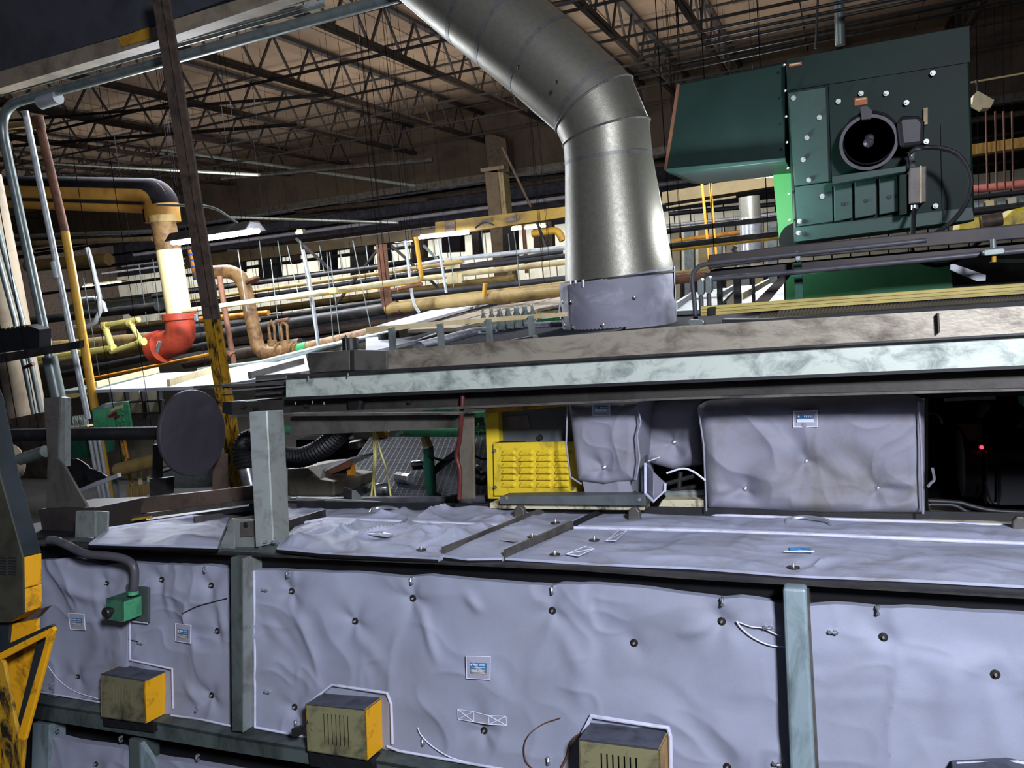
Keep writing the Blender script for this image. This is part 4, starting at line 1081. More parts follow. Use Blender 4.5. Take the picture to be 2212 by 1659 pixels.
def cloth(T, Bm, nu, nv, normal, hfun, skirt):
    u = np.linspace(0, 1, nu); v = np.linspace(0, 1, nv)
    tp = poly_at(T, u); bp = poly_at(Bm, u)
    pts = tp[None] * (1 - v)[:, None, None] + bp[None] * v[:, None, None]
    normal = np.asarray(normal, float)
    b = pts[..., 2] if abs(normal[1]) > .5 else pts[..., 1]
    h = hfun(pts[..., 0], b, u[None, :] + 0 * v[:, None], v[:, None] + 0 * u[None, :])
    return MB().grid((pts + normal * h[..., None]).reshape(-1, 3), nu, nv, skirt)


def pinched(pins, seed, big=.010, rid=.008, amp=.009, R=.035, folds=(), cr_=.0062):
    rng = random.Random(seed); cr = [(x, b, a, rng.uniform(0, 6.28), rng.choice((2, 3, 3, 4))) for x, b, a in pins]

    def f(a, b, u=None, v=None):
        h = crumple(a, b, seed, big, rid)
        for x, y, s, ph, k in cr:
            dx = a - x; dy = b - y; r = np.hypot(dx, dy) + 1e-6; th = np.arctan2(dy, dx)
            h = h * (1 - .8 * np.exp(-(r / .05) ** 2)) - s * amp * np.exp(-(r / R) ** 2) - s * amp * .55 * np.exp(-r / .09)
            h = h + s * cr_ * np.cos(k * th + ph) * np.exp(-r / .12) * (1 - np.exp(-(r / .03) ** 2))
        for (x0, y0, x1, y1, am, w) in folds:
            L2 = (x1 - x0) ** 2 + (y1 - y0) ** 2; t_ = np.clip(((a - x0) * (x1 - x0) + (b - y0) * (y1 - y0)) / L2, 0, 1)
            d = np.hypot(a - x0 - t_ * (x1 - x0), b - y0 - t_ * (y1 - y0))
            h = h + am * np.exp(-(d / w) ** 2) * np.sin(math.pi * np.clip(t_ * .9 + .08, 0, 1))
        return h
    return f


WS = {}


def washer(parent, c, r, nv=(0, -1, 0)):
    key = ('w', round(r, 3), nv)
    if key not in WS:
        w = MB().lathe(c, nv, [(r, 0), (r, .003), (r * .34, .004), (r * .3, .004)], 20).build('washer', WASH, parent, smooth=True); seed_part(w, c)
        p = MB().lathe(c + np.array(nv) * .004, nv, [(r * .3, 0), (r * .3, .006), (r * .2, .010), (.0005, .010)], 10).build('pin', PIN, w, smooth=True)
        WS[key] = (w, p)
    else:
        w0, p0_ = WS[key]
        w = copy_part(w0, parent, tw(c)); q = p0_.copy(); COL.objects.link(q); q.parent = w


def lacing(parent, c, ang=90):
    key = ('l', ang)
    if key not in WS:
        d = np.array([math.cos(math.radians(ang)), 0, math.sin(math.radians(ang))]); s = np.array([d[2], 0, -d[0]])
        mb = MB().cyl(c - d * .009 + (0, 0, 0), c - d * .009 + np.array([0, -.012, 0]), .005, 8).cyl(c + d * .007, c + d * .007 + np.array([0, -.012, 0]), .006, 8)
        mb.tube([c - d * .009 + (0, -.010, 0), c + (0, -.014, 0), c + d * .008 + (0, -.010, 0)], .003, 6)
        w = mb.build('lacing_hook', SILV, parent, smooth=True); seed_part(w, c); WS[key] = w
    else: copy_part(WS[key], parent, tw(c))


def fcloth(name, label, top, bot, pins, lac, seed, edges=True, nu=200, nv=90, big=.010, rid=.008, mt=BLK, Y=YB, folds=(), group=None, wr=None):
    """quilted blanket hung on a vertical plane, given by its top and bottom edges as sighted points"""
    T = [P(a, b, Y) for a, b in top]; Bm = [P(a, b, Y) for a, b in bot]
    th = thing(name, label, 'blanket', Bm[0], group)
    pm = [(*(P(x, y, Y)[[0, 2]]), s) for x, y, s in pins]
    fd = [(*P(a, b, Y)[[0, 2]], *P(c, d, Y)[[0, 2]], am, w) for a, b, c, d, am, w in folds]
    H = pinched(pm, seed, big, rid, folds=fd)
    cloth(T, Bm, nu, nv, (0, -1, 0), H, (0, .03, 0)).build('quilt', mt, th, smooth=True)
    hz = lambda p: p + np.array([0, -float(H(np.array([[p[0]]]), np.array([[p[2]]]))[0, 0]), 0])
    for x, y, s in pins:
        c = hz(P(x, y, Y)); r = (x * .0025 + 5.4 if wr is None else wr) * mpp(c)
        washer(th, c - np.array([0, .001, 0]), max(.008, round(r / .002) * .002))
    for x, y, an in lac: lacing(th, hz(P(x, y, Y)), an)
    return th, hz


def piping(parent, pts, Y, r=.0045, hz=None, mt=None):
    q = [P(a, b, Y) for a, b in pts]
    if hz: q = [hz(p) for p in q]
    MB().tube(q, r, 8).build('piping', mt or PIPE_W, parent, smooth=True)


def label_tag(parent, x, y, w, h, hz, dark=False):
    x0, x1, y0, y1 = x - w / 2, x + w / 2, y - h / 2, y + h / 2
    ps = [hz(P(a, b, YB)) + np.array([0, -.010, 0]) for a, b in ((x0, y0), (x1, y0 + w * .06), (x1 + 1, y1 + w * .06), (x0 + 1, y1))]

    def q(xa, xb, ya, yb, o):
        r_ = []
        for a, b in ((xa, ya), (xb, ya), (xb, yb), (xa, yb)):
            u, v = (a - x0) / w, (b - y0) / h
            r_.append((ps[0] * (1 - u) + ps[1] * u) * (1 - v) + (ps[3] * (1 - u) + ps[2] * u) * v + np.array([0, -(o - .006), 0]))
        return r_
    pt = MB().prism(ps, (0, .004, 0)).build('label_patch', PATCH, parent)
    MB().tube(ps + [ps[0]], .0014, 6).build('patch_stitching', STITCH, pt, smooth=True)
    MB().prism(q(x - w * .33, x + w * .36, y - h * .22, y + h * .04, .0075), (0, .001, 0)).build('blue_tag', TAGB, pt)
    MB().prism(q(x - w * .33, x + w * .36, y + h * .05, y + h * .27, .0075), (0, .001, 0)).build('brown_tag', TAGK, pt)
    mb = MB(); c = sum(q(x - w * .28, x - w * .26, y - h * .14, y - h * .12, .0082)) / 4
    mb.lathe(c, (0, -1, 0), [(w * .045 * mpp(c), 0), (w * .045 * mpp(c), .0008), (w * .02 * mpp(c), .0008)], 12)
    for (a, b, c_, d) in ((-.2, .0, -.16, -.10), (.05, .30, -.17, -.15), (.05, .30, -.12, -.10), (-.28, .3, -.03, -.01), (-.28, -.02, .09, .12), (.02, .3, .10, .12), (-.28, .26, .16, .18), (-.24, .32, .22, .24)):
        mb.prism(q(x + a * w, x + b * w, y + c_ * h, y + d * h, .0088), (0, .0008, 0))
    mb.build('tag_print', TAGW, pt)


# ---- oven frame
t = thing('oven_frame', 'long dark steel frame of the oven carrying the silver grey blankets', 'oven', P(900, 1500, 2.6))
core_z0 = P(300, 1900, 2.4)[2]
MB().box(-3.7, 1.9, 2.38, 3.3, core_z0, ZT - .03).build('inner_casing', BLACKR, t)
MB().px([(60, 1176), (540, 1200), (1240, 1230), (1472, 1248), (3000, 1339), (3000, 1398), (1700, 1312), (1240, 1275), (540, 1244), (60, 1222)], 2.335, .04).build('top_rail', mat('black_rail_paint', '#0b0c0e', '#131418', .4, 5, .6, spec=.2), t)
MB().px([(60, 1173), (540, 1197), (1240, 1227), (1472, 1245), (3000, 1334), (3000, 1340), (1472, 1250), (1240, 1232), (540, 1202), (60, 1178)], 2.275, .12).build('rail_lip', DKST, t)
MB().px([(497, 1204), (523, 1206), (524, 1582), (500, 1580)], 2.235, .12).build('post', GRNP, t, bevel=.004)
q_ = [P(524, 1206, 2.235), P(524, 1582, 2.235), P(524, 1582, 2.235) + (0, .115, 0), P(524, 1206, 2.235) + (0, .115, 0)]
MB().prism(q_, (.003, 0, 0)).build('post_flange', GALVP, t)
MB().px([(1690, 1270), (1741, 1273), (1763, 1720), (1709, 1720)], 2.225, .12).build('post', LGRP, t, bevel=.008)
MB().px([(1741, 1274), (1747, 1277), (1771, 1720), (1763, 1720)], 2.26, .09).build('post_edge', GYST, t)
# lower ledge
rl = [(40, 1512), (300, 1552), (500, 1590), (700, 1622), (1010, 1678), (1400, 1745)]
rb_ = [(40, 1546), (300, 1590), (500, 1624), (700, 1656), (1010, 1714), (1400, 1784)]
for i in range(5):
    a, b, c, d = rl[i], rl[i + 1], rb_[i + 1], rb_[i]
    MB().px([a, b, c, d], 2.235, .014).build('ledge_face', GRNP, t)
    p, q = P(*a, 2.235), P(*b, 2.235)
    MB().prism([p, q, q + (0, .14, .012), p + (0, .14, .012)], (0, 0, -.012)).build('ledge_top', GRNP, t)
MB().px([(70, 1562), (106, 1566), (104, 1720), (66, 1720)], 2.25, .08).build('lower_post', LGRP, t, bevel=.003)
MB().px([(278, 1596), (301, 1600), (304, 1720), (280, 1720)], 2.245, .1).build('lower_post', GRNP, t, bevel=.003)
MB().px([(300, 1600), (336, 1652), (336, 1720), (303, 1720)], 2.25, .02).build('lower_gusset', LGRP, t)

# ---- front blankets
PB = [(628, 1278, .8), (889, 1294, 1), (765, 1343, .8), (1191, 1321, 1), (1558, 1344, 1), (1368, 1391, .8), (1044, 1580, .8), (634, 1529, .8), (1570, 1660, .9)]
LB = [(627, 1238, 90), (890, 1254, 90), (1193, 1275, 90), (1562, 1296, 90), (578, 1272, 0), (580, 1493, 0), (916, 1601, 90), (1187, 1640, 90), (642, 1560, 90), (1660, 1352, 0), (1680, 1645, 0)]
th, hz = fcloth('insulation_blanket', 'widest silver grey insulation blanket, hung between the two front posts', [(547, 1231), (630, 1232), (760, 1237), (880, 1248), (930, 1242), (1050, 1253), (1190, 1267), (1210, 1262), (1290, 1263), (1400, 1271), (1560, 1292), (1600, 1288), (1693, 1302)],
    [(549, 1570), (640, 1587), (860, 1622), (1060, 1657), (1300, 1700), (1712, 1775)], PB, LB, 21, nu=260, nv=110,
    folds=[(910, 1310, 950, 1440, .010, .018), (1010, 1280, 1045, 1325, .010, .02), (1200, 1335, 1275, 1500, .008, .03), (640, 1290, 690, 1460, .008, .03), (770, 1360, 850, 1470, .007, .03), (1460, 1370, 1555, 1350, .008, .02), (560, 1300, 620, 1420, .006, .03), (1230, 1460, 1275, 1540, .006, .03), (1530, 1560, 1640, 1640, .008, .04), (1590, 1350, 1680, 1330, .007, .02), (830, 1500, 1000, 1570, .005, .05)])
piping(th, [(549, 1233), (551, 1400), (551, 1571), (640, 1588), (662, 1592)], 2.29, hz=None)
piping(th, [(836, 1612), (862, 1622), (1060, 1657), (1300, 1700)], 2.285)
piping(th, [(663, 1522), (718, 1479), (836, 1497), (845, 1520), (848, 1606)], 2.285, .005)
piping(th, [(1258, 1585), (1278, 1547), (1443, 1572), (1448, 1590), (1450, 1700)], 2.28, .006)
label_tag(th, 1037, 1437, 50, 48, hz)
hs = [hz(P(a, b, YB)) + np.array([0, -.004, 0]) for a, b in ((991, 1530), (1026, 1534), (1060, 1540), (1095, 1545))]
he = [hz(P(a, b, YB)) + np.array([0, -.004, 0]) for a, b in ((992, 1551), (1027, 1556), (1061, 1560), (1096, 1565))]
for k in (1, 2): hs[k] = hs[k] + np.array([0, -.008, 0]); he[k] = he[k] + np.array([0, -.008, 0])
for k in range(3):
    hp = MB().prism([hs[k], hs[k + 1], he[k + 1], he[k]], (0, .003, 0)).build('strap_handle' if k == 1 else 'strap_end', PATCH if k == 1 else BLK, th)
    mb = MB(); o = np.array([0, -.001, 0]); L = [hs[k] + o, hs[k + 1] + o, he[k + 1] + o, he[k] + o]
    mb.tube(L + [L[0]], .0012, 5)
    if k != 1: mb.tube([L[0], L[2]], .0012, 5).tube([L[1], L[3]], .0012, 5)
    mb.build('strap_stitching', STITCH, hp)
# threads and wires lying on it
for pts, r, m2, lab in (([(905, 1569), (912, 1585), (935, 1608), (975, 1630), (1020, 1644), (1056, 1651)], 1.3, STITCH, 'white lacing thread hanging near the strap handle'),
        ([(1213, 1548), (1175, 1562), (1145, 1585), (1134, 1612), (1140, 1640), (1158, 1662)], 1.2, RUST, 'thin brown wire curling beside the frontmost box'),
        ([(1592, 1340), (1605, 1356), (1632, 1376), (1668, 1390), (1712, 1392)], 1.5, STITCH, 'white lacing cord looping onto the pale post'),
        ([(1592, 1340), (1625, 1350), (1650, 1353), (1688, 1370)], 1.3, STITCH, 'short white lacing cord above the longer loop'),
        ([(1277, 1578), (1252, 1584), (1236, 1600), (1228, 1630), (1212, 1662)], 2.6, RUST, 'brown cable entering the frontmost box')):
    q = spline([hz(P(a, b, YB)) + np.array([0, -.010, 0]) for a, b in pts], 6)
    MB().tube(q, r * mpp(q[0]), 6).build('lacing_thread', m2, None, lab, 'cord', smooth=True)

th, hz = fcloth('insulation_blanket', 'silver grey blanket bay beyond the pale blue-green post', [(1745, 1306), (1800, 1303), (1895, 1313), (1960, 1312), (2100, 1323), (2212, 1327), (3000, 1384)], [(1768, 1785), (3000, 2005)],
    [(1908, 1377, 1), (2151, 1459, .9)], [(1800, 1361, 0), (1896, 1316, 90)], 37, nu=130, nv=110, big=.012,
    folds=[(2060, 1420, 2040, 1600, .014, .04), (2080, 1440, 2180, 1420, .010, .03), (2150, 1480, 2160, 1640, .008, .03), (1930, 1400, 2100, 1480, .006, .03), (1830, 1340, 1950, 1420, .006, .03)])
piping(th, [(2058, 1664), (2070, 1650), (2200, 1647), (2260, 1656)], 2.285, .005)
MB().px([(2066, 1684), (2190, 1678), (2250, 1690), (2250, 1760), (2066, 1760)], 2.2, .1).build('corner_box', TOPD, None, 'grey box top just showing at the lower corner slit', 'box')

th, hz = fcloth('insulation_blanket', 'shaded blanket between the green box seam and the grey-green post', [(281, 1216), (330, 1219), (445, 1221), (497, 1229)], [(279, 1535), (370, 1545), (430, 1552), (499, 1567)],
    [(347, 1253, .8), (453, 1266, .8), (468, 1364, .6), (455, 1503, .8)], [(445, 1230, 90), (430, 1530, 60), (304, 1389, 0)], 51, nu=90, nv=110, wr=6.2,
    folds=[(355, 1260, 365, 1340, .008, .02), (400, 1470, 440, 1530, .008, .02), (380, 1280, 420, 1420, .006, .03), (470, 1280, 490, 1420, .006, .02)])
piping(th, [(280, 1340), (281, 1425), (372, 1445), (374, 1530)], 2.285, .004)
piping(th, [(370, 1545), (430, 1553), (499, 1568)], 2.285, .004)
piping(th, [(300, 1266), (318, 1270), (318, 1345), (282, 1342)], 2.285, .004)
label_tag(th, 397, 1366, 38, 38, hz)
q = spline([hz(P(a, b, YB)) + np.array([0, -.01, 0]) for a, b in ((402, 1322), (430, 1308), (465, 1298), (496, 1290))], 6)
MB().tube(q, .0016, 6).build('stray_wire', WASH, None, 'dark wire sticking out beside the grey-green post', 'wire', smooth=True)
q = spline([hz(P(a, b, YB)) + np.array([0, -.01, 0]) for a, b in ((300, 1385), (285, 1381), (258, 1377))], 6)
MB().tube(q, .0016, 6).build('stray_wire', WASH, None, 'dark wire end under the green box', 'wire', smooth=True)
th, hz = fcloth('insulation_blanket', 'darkest blanket between the slate cover and the green box seam', [(60, 1212), (150, 1205), (220, 1222), (282, 1216)], [(60, 1494), (165, 1507), (280, 1527)],
    [(227, 1261, .8), (165, 1463, .8)], [(113, 1481, 90), (215, 1510, 60)], 63, nu=80, nv=100, wr=5.4, big=.012, folds=[(120, 1240, 200, 1300, .010, .03), (140, 1270, 260, 1310, .008, .025)])
piping(th, [(82, 1494), (165, 1508), (216, 1517)], 2.285, .0035)
label_tag(th, 168, 1341, 33, 35, hz)
q = spline([hz(P(a, b, YB)) + np.array([0, -.008, 0]) for a, b in ((108, 1438), (130, 1470), (165, 1493), (214, 1510))], 6)
MB().tube(q, .0016, 6).build('lacing_thread', STITCH, None, 'white lacing cord beside the smallest burner box', 'cord', smooth=True)
fcloth('insulation_blanket', 'lower blanket under the ledge between two short posts', [(102, 1588), (160, 1604), (279, 1622)], [(102, 1740), (279, 1760)], [(205, 1652, .6)], [(123, 1577, 90), (260, 1597, 90)], 71, nu=50, nv=40, wr=5, Y=2.262)
fcloth('insulation_blanket', 'lower blanket under the ledge beside the gusset', [(334, 1636), (450, 1654), (700, 1690)], [(334, 1780), (700, 1840)], [], [(430, 1634, 90)], 73, nu=60, nv=40, wr=5, Y=2.262)


# ---- burner boxes
def burner_box(label, F, Yf, Yb, slots, side_mt, front_mt):
    (tl, tr, br, bl) = F
    t = thing('burner_box', label, 'box', P(*bl, Yf), 'yellow burner boxes along the oven')
    p = [P(*a, Yf) for a in (tl, tr, br, bl)]; d = np.array([0, Yb - Yf, 0])
    MB().prism([p[1], p[1] + d, p[2] + d, p[2]], (-.004, 0, 0)).build('side_wall', side_mt, t)
    MB().prism([p[0], p[0] + d, p[3] + d, p[3]], (.004, 0, 0)).build('side_wall', side_mt, t)
    MB().prism([p[0], p[1], p[1] + d, p[0] + d], (0, 0, -.004)).build('box_top', TOPD, t)
    MB().prism([p[3], p[2], p[2] + d, p[3] + d], (0, 0, .004)).build('box_floor', TOPD, t)
    cc_ = sum(p) / 4
    MB().prism([cc_ + (q - cc_) * .96 + d * .3 for q in p], (0, .004, 0)).build('dark_inside', BLACKR, t)
    bil = lambda u, v: (p[0] * (1 - u) + p[1] * u) * (1 - v) + (p[3] * (1 - u) + p[2] * u) * v
    u0, u1, v0, v1, n = slots
    mb = MB(); th = (0, .004, 0)
    us = np.linspace(u0, u1, n); hw = .011
    mb.prism([bil(0, 0), bil(1, 0), bil(1, v0), bil(0, v0)], th).prism([bil(0, v1), bil(1, v1), bil(1, 1), bil(0, 1)], th)
    ed = [0] + [x for u in us for x in (u - hw, u + hw)] + [1]
    for k in range(0, len(ed), 2): mb.prism([bil(ed[k], v0), bil(ed[k + 1], v0), bil(ed[k + 1], v1), bil(ed[k], v1)], th)
    mb.build('vented_front', front_mt, t)
    return t


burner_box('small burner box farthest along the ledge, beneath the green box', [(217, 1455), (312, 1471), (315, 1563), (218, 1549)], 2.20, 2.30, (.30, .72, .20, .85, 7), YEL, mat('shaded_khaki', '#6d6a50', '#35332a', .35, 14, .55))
burner_box('burner box with bright yellow side between post and strap handle', [(660, 1521), (789, 1533), (793, 1643), (664, 1622)], 2.20, 2.31, (.30, .70, .16, .80, 7), YEL, KHAKI)
burner_box('frontmost burner box with tan side at the lower frame edge', [(1250, 1597), (1425, 1619), (1429, 1745), (1254, 1715)], 2.18, 2.31, (.28, .71, .20, .8, 7), TANSIDE, KHAKI)
MB().px([(667, 1624), (800, 1642), (806, 1652), (808, 1676), (670, 1655)], 2.215, .06).build('box_bracket', BLACKR, None, 'black bracket under the middle burner box', 'bracket')
MB().px([(222, 1552), (330, 1566), (332, 1582), (224, 1568)], 2.215, .06).build('box_bracket', BLACKR, None, 'black bracket under the smallest burner box', 'bracket')
MB().px([(629, 1575), (640, 1572), (655, 1566), (661, 1558), (663, 1564), (648, 1578), (647, 1590), (631, 1592)], 2.19, .02).build('box_latch', DKST, None, 'dark latch beside the middle burner box', 'latch')
# ---- green junction box with knob and bent conduit
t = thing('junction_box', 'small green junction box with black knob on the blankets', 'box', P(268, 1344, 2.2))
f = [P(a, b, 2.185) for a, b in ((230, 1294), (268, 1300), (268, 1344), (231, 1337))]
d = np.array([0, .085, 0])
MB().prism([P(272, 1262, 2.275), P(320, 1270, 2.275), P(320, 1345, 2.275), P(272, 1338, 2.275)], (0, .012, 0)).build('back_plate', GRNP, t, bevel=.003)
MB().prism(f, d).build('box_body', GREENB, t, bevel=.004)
MB().prism(f, (0, -.002, 0)).build('front_plate', mat('shaded_grimy_front', '#3d6b54', '#2a4a3b', .4, 14, .5), t)  # shade as well as grime put into the front's colour
MB().prism([f[0], f[1], f[1] + d, f[0] + d], (0, 0, .003)).build('lid_top', mat('shaded_green_top', '#34604c', '#24382f', .45, 14), t)  # lid darkened in its colour, standing in for shade
c = (f[0] + f[2]) / 2 + np.array([-.012, 0, 0])
MB().lathe(c, (0, -1, 0), [(.011, 0), (.011, .014), (.019, .016), (.020, .034), (.017, .038), (.001, .038)], 18).build('knob', WASH, t, smooth=True)
MB().lathe(P(288, 1284, 2.22), (0, 0, 1), [(.020, 0), (.020, .012), (.016, .014)], 12).build('hub_nut', GREENB, t)
q = spline([P(288, 1282, 2.22), P(291, 1250, 2.22), P(288, 1222, 2.22), P(268, 1207, 2.22), P(230, 1200, 2.21), P(185, 1196, 2.2), P(150, 1180, 2.2), P(122, 1168, 2.2), P(106, 1166, 2.2)], 7)
MB().tube(q, 9 * mpp(q[0]), 14).build('flexible_conduit', HOSE, None, 'grey flexible conduit bending from the green box towards the slate cover', 'conduit', smooth=True)

# ---- top of the oven: ribs, rails, blankets
def tz(a, b, h=0): return PZ(a, b, ZT) + np.array([0, 0, h])


t = thing('cover_grid', 'flat steel bars and ribs framing the blankets on top of the oven', 'frame', tz(1000, 1150))
for nm, a, b, w, h, mt in (('rib', (958, 1204), (1192, 1106), .012, .034, GYST), ('rib', (1092, 1212), (1236, 1146), .012, .036, GYST), ('rib', (1236, 1146), (1312, 1108), .012, .03, BLACKR),
        ('cross_bar', (625, 1124), (1106, 1141), .03, .012, GYST), ('cross_bar', (1236, 1145), (3000, 1218), .035, .012, GALVP), ('short_angle', (560, 1168), (702, 1122), .012, .045, DKST)):
    MB().bar(tz(*a, h / 2), tz(*b, h / 2), w, h).build(nm, mt, t)
MB().bar(tz(1312, 1109, .008), tz(3000, 1168, .008), .05, .016).build('back_rail', mat('dirty_cream_rail', '#c4bd9f', '#4a4236', .35, 9, .5, soft=.08), t)
MB().bar(tz(540, 1100, .02), tz(3000, 1152, .02), .012, .05).build('back_strip', BLACKR, t)
MB().bar(tz(420, 1132, .02), tz(700, 1094, .02), .02, .03).build('back_strip', DKST, t)


def tcloth(label, front, back, pins, seed, nu=120, nv=40, big=.012, rid=.010, mt=BLKS, lift=.012, name='top_blanket'):
    T = [tz(a, b, lift) for a, b in back]; Bm = [tz(a, b, lift) for a, b in front]
    th = thing(name, label, 'blanket', Bm[0])
    pm = [(*(tz(x, y)[[0, 1]]), s) for x, y, s in pins]; H = pinched(pm, seed, big, rid, amp=.008)
    Hf = lambda a, b, u=None, v=None: H(a, b) * (1 if u is None else np.clip(np.minimum(u, 1 - u) * 14, .12, 1) * np.clip(np.minimum(v, 1 - v) * 6, .12, 1))
    cloth(T, Bm, nu, nv, (0, 0, 1), Hf, (0, 0, -.014)).build('quilt', mt, th, smooth=True)
    MB().tube([p + np.array([0, 0, .004]) for p in T], .006, 8).build('piping', PIPE_W, th, smooth=True)
    MB().tube([p + np.array([0, 0, -.013]) for p in Bm], .006, 8).build('dark_hem', mat('black_rail_paint', '#0b0c0e'), th, smooth=True)
    hz2 = lambda p: p + np.array([0, 0, float(H(np.array([[p[0]]]), np.array([[p[1]]]))[0, 0]) + lift + .004])
    for x, y, s in pins: washer(th, hz2(tz(x, y)), .018, (0, 0, 1))
    return th, hz2


tcloth('top blanket beside the bolted gusset, lit at its near corner', [(192, 1180), (330, 1184), (470, 1188)], [(232, 1150), (415, 1122), (497, 1119)], [], 81, 60, 30)
th, h2 = tcloth('crumpled bright top blanket between main post and first rib', [(598, 1190), (700, 1200), (947, 1212)], [(640, 1140), (706, 1128), (1105, 1145)], [(910, 1195, .7)], 83, 140, 56, .020, .032)
MB().prism([h2(tz(a, b)) + (0, 0, .004) for a, b in ((795, 1172), (840, 1175), (850, 1169), (806, 1166))], (0, 0, -.003)).build('label_patch', PATCH, th)
th, h2 = tcloth('narrow top blanket strip between the two slanting ribs', [(951, 1206), (1010, 1214), (1085, 1213)], [(1185, 1110), (1300, 1112)], [(1150, 1165, .6), (1200, 1137, .5)], 85, 40, 50, .010, .014)
MB().prism([h2(tz(a, b)) + (0, 0, .004) for a, b in ((1082, 1180), (1112, 1183), (1122, 1176), (1092, 1173))], (0, 0, -.003)).build('label_patch', PATCH, th)
th, h2 = tcloth('long stained top blanket beyond the second rib', [(1092, 1213), (1300, 1226), (1500, 1234), (1700, 1250), (1730, 1252), (1980, 1262), (3000, 1320)], [(1240, 1149), (1480, 1155), (1700, 1163), (2000, 1176), (3000, 1221)], [(1199, 1206, .5), (1284, 1174, .4), (1714, 1234, .6)], 87, 200, 46, .008, .008)
for pts in (((1225, 1214), (1250, 1216), (1284, 1200), (1264, 1198)), ((1310, 1181), (1330, 1183), (1354, 1157), (1338, 1156))):
    ps = [h2(tz(a, b)) + (0, 0, .004) for a, b in pts]
    o = MB().prism(ps, (0, 0, -.003)).build('strap_handle', BLK, th)
    MB().tube(ps + [ps[0], ps[2]], .0014, 5).build('strap_stitching', STITCH, o)
ps = [h2(tz(a, b)) + (0, 0, .006) for a, b in ((1694, 1207), (1722, 1203), (1758, 1205), (1760, 1211), (1725, 1210))]
o = MB().prism(ps, (0, 0, -.003)).build('label_patch', STITCH, th)
MB().tube([h2(tz(a, b)) + (0, 0, .009) for a, b in ((1705, 1207), (1730, 1205), (1752, 1208))], .005, 6).build('blue_tag', TAGB, o)
th, h2 = tcloth('rear top blanket with wire handle behind the main post', [(560, 1126), (640, 1120), (1106, 1138)], [(560, 1100), (1188, 1110)], [], 89, 120, 30, .018, .026)
q = spline([tz(799, 1118, .01), tz(806, 1112, .025), tz(835, 1110, .03), tz(860, 1113, .025), tz(866, 1120, .01)], 6)
MB().tube(q, .0075, 8).build('wire_handle', SILV, th, smooth=True)
th, h2 = tcloth('rear top blanket with wire handle below the large blanket bale', [(1240, 1141), (1480, 1147), (1720, 1156), (3000, 1213)], [(1314, 1113), (1700, 1127), (3000, 1176)], [], 91, 160, 20, .008, .008)
q = spline([tz(1698, 1143, .01), tz(1704, 1136, .025), tz(1745, 1135, .03), tz(1788, 1140, .025), tz(1796, 1146, .01)], 6)
MB().tube(q, .0075, 8).build('wire_handle', SILV, th, smooth=True)
for k, (x, y, lab) in enumerate(((1122, 1128, 'hinge lug standing on the rear blanket by the first rib'), (1370, 1133, 'hinge lug standing beneath the fallen blanket flap'), (2206, 1160, 'hinge lug at the frame edge beside the back rail'))):
    c = tz(x, y)
    MB().prism([c + (-.024, 0, 0), c + (.024, 0, 0), c + (.022, 0, .05), c + (.010, 0, .066), c + (-.010, 0, .066), c + (-.022, 0, .05)], (0, .03, 0)).build('hinge_lug', GYST, None, lab, 'lug', bevel=.004)

# ---- steel uprights standing on the oven
YP = 2.36
t = thing('main_upright', 'galvanised V-shaped upright on the oven edge under the conveyor', 'post', P(590, 1195, YP))
bt_, tp_ = P(590, 1178, YP), P(590, 888, YP); w = 35 * mpp(bt_)
up = -(bt_ - EYE); up[2] = 0; up = nrm(up)
MB().ext([(-w, .0), (-w + .004, -.006), (-.003, -.046), (.006, -.046), (w, -.006), (w, .0), (.004, -.036), (-.002, -.036)][::-1], bt_ - (0, 0, 0), np.array([bt_[0], bt_[1], tp_[2]]), up).build('angle', GALVP, t)
MB().prism([P(548, 1199, 2.30), P(612, 1204, 2.30), P(628, 1172, YP + .09), P(562, 1170, YP + .09)], (0, 0, .012)).build('base_plate', GRNP, t)
for x in (570, 592): MB().lathe(P(x + 2, 1178, 2.35), (0, 0, 1), [(.010, .01), (.010, .022), (.005, .022), (.005, .03), (.001, .03)], 6).build('anchor_bolt', SILV, t)
t = thing('bolted_gusset', 'square gusset bracket with a torn hole beside the V-shaped upright', 'bracket', P(520, 1195, 2.33))
MB().px([(502, 1122), (555, 1122), (553, 1190), (500, 1188)], 2.36, .01).build('square_plate', GALVP, t)
MB().px([(500, 1120), (505, 1122), (505, 1186), (471, 1188)], 2.33, .008).build('slant_rib', GALVP, t)
MB().px([(520, 1128), (552, 1126), (550, 1158), (519, 1160)], 2.352, .008).build('face_patch', GYST, t)
MB().lathe(P(531, 1134, 2.351), (0, -1, 0), [(.012, 0), (.010, .003), (.001, .003)], 7).build('hole', BLACKR, t)
MB().px([(468, 1188), (556, 1190), (556, 1199), (466, 1196)], 2.30, .09).build('foot', GRNP, t)
t = thing('left_bracket', 'short galvanised angle bracket on the oven edge near the slate cover', 'bracket', P(200, 1165, 2.36))
MB().px([(164, 1104), (204, 1104), (204, 1160), (162, 1163)], 2.36, .01).px([(204, 1104), (232, 1106), (230, 1168), (203, 1160)], 2.38, .01).build('angle', GALVP, t)
MB().px([(158, 1163), (232, 1168), (196, 1184), (158, 1184)], 2.34, .06).build('foot', GRNP, t)
t['label'] = 'short galvanised angle bracket on the oven edge near the slate cover'; t.name = 'angle_bracket'

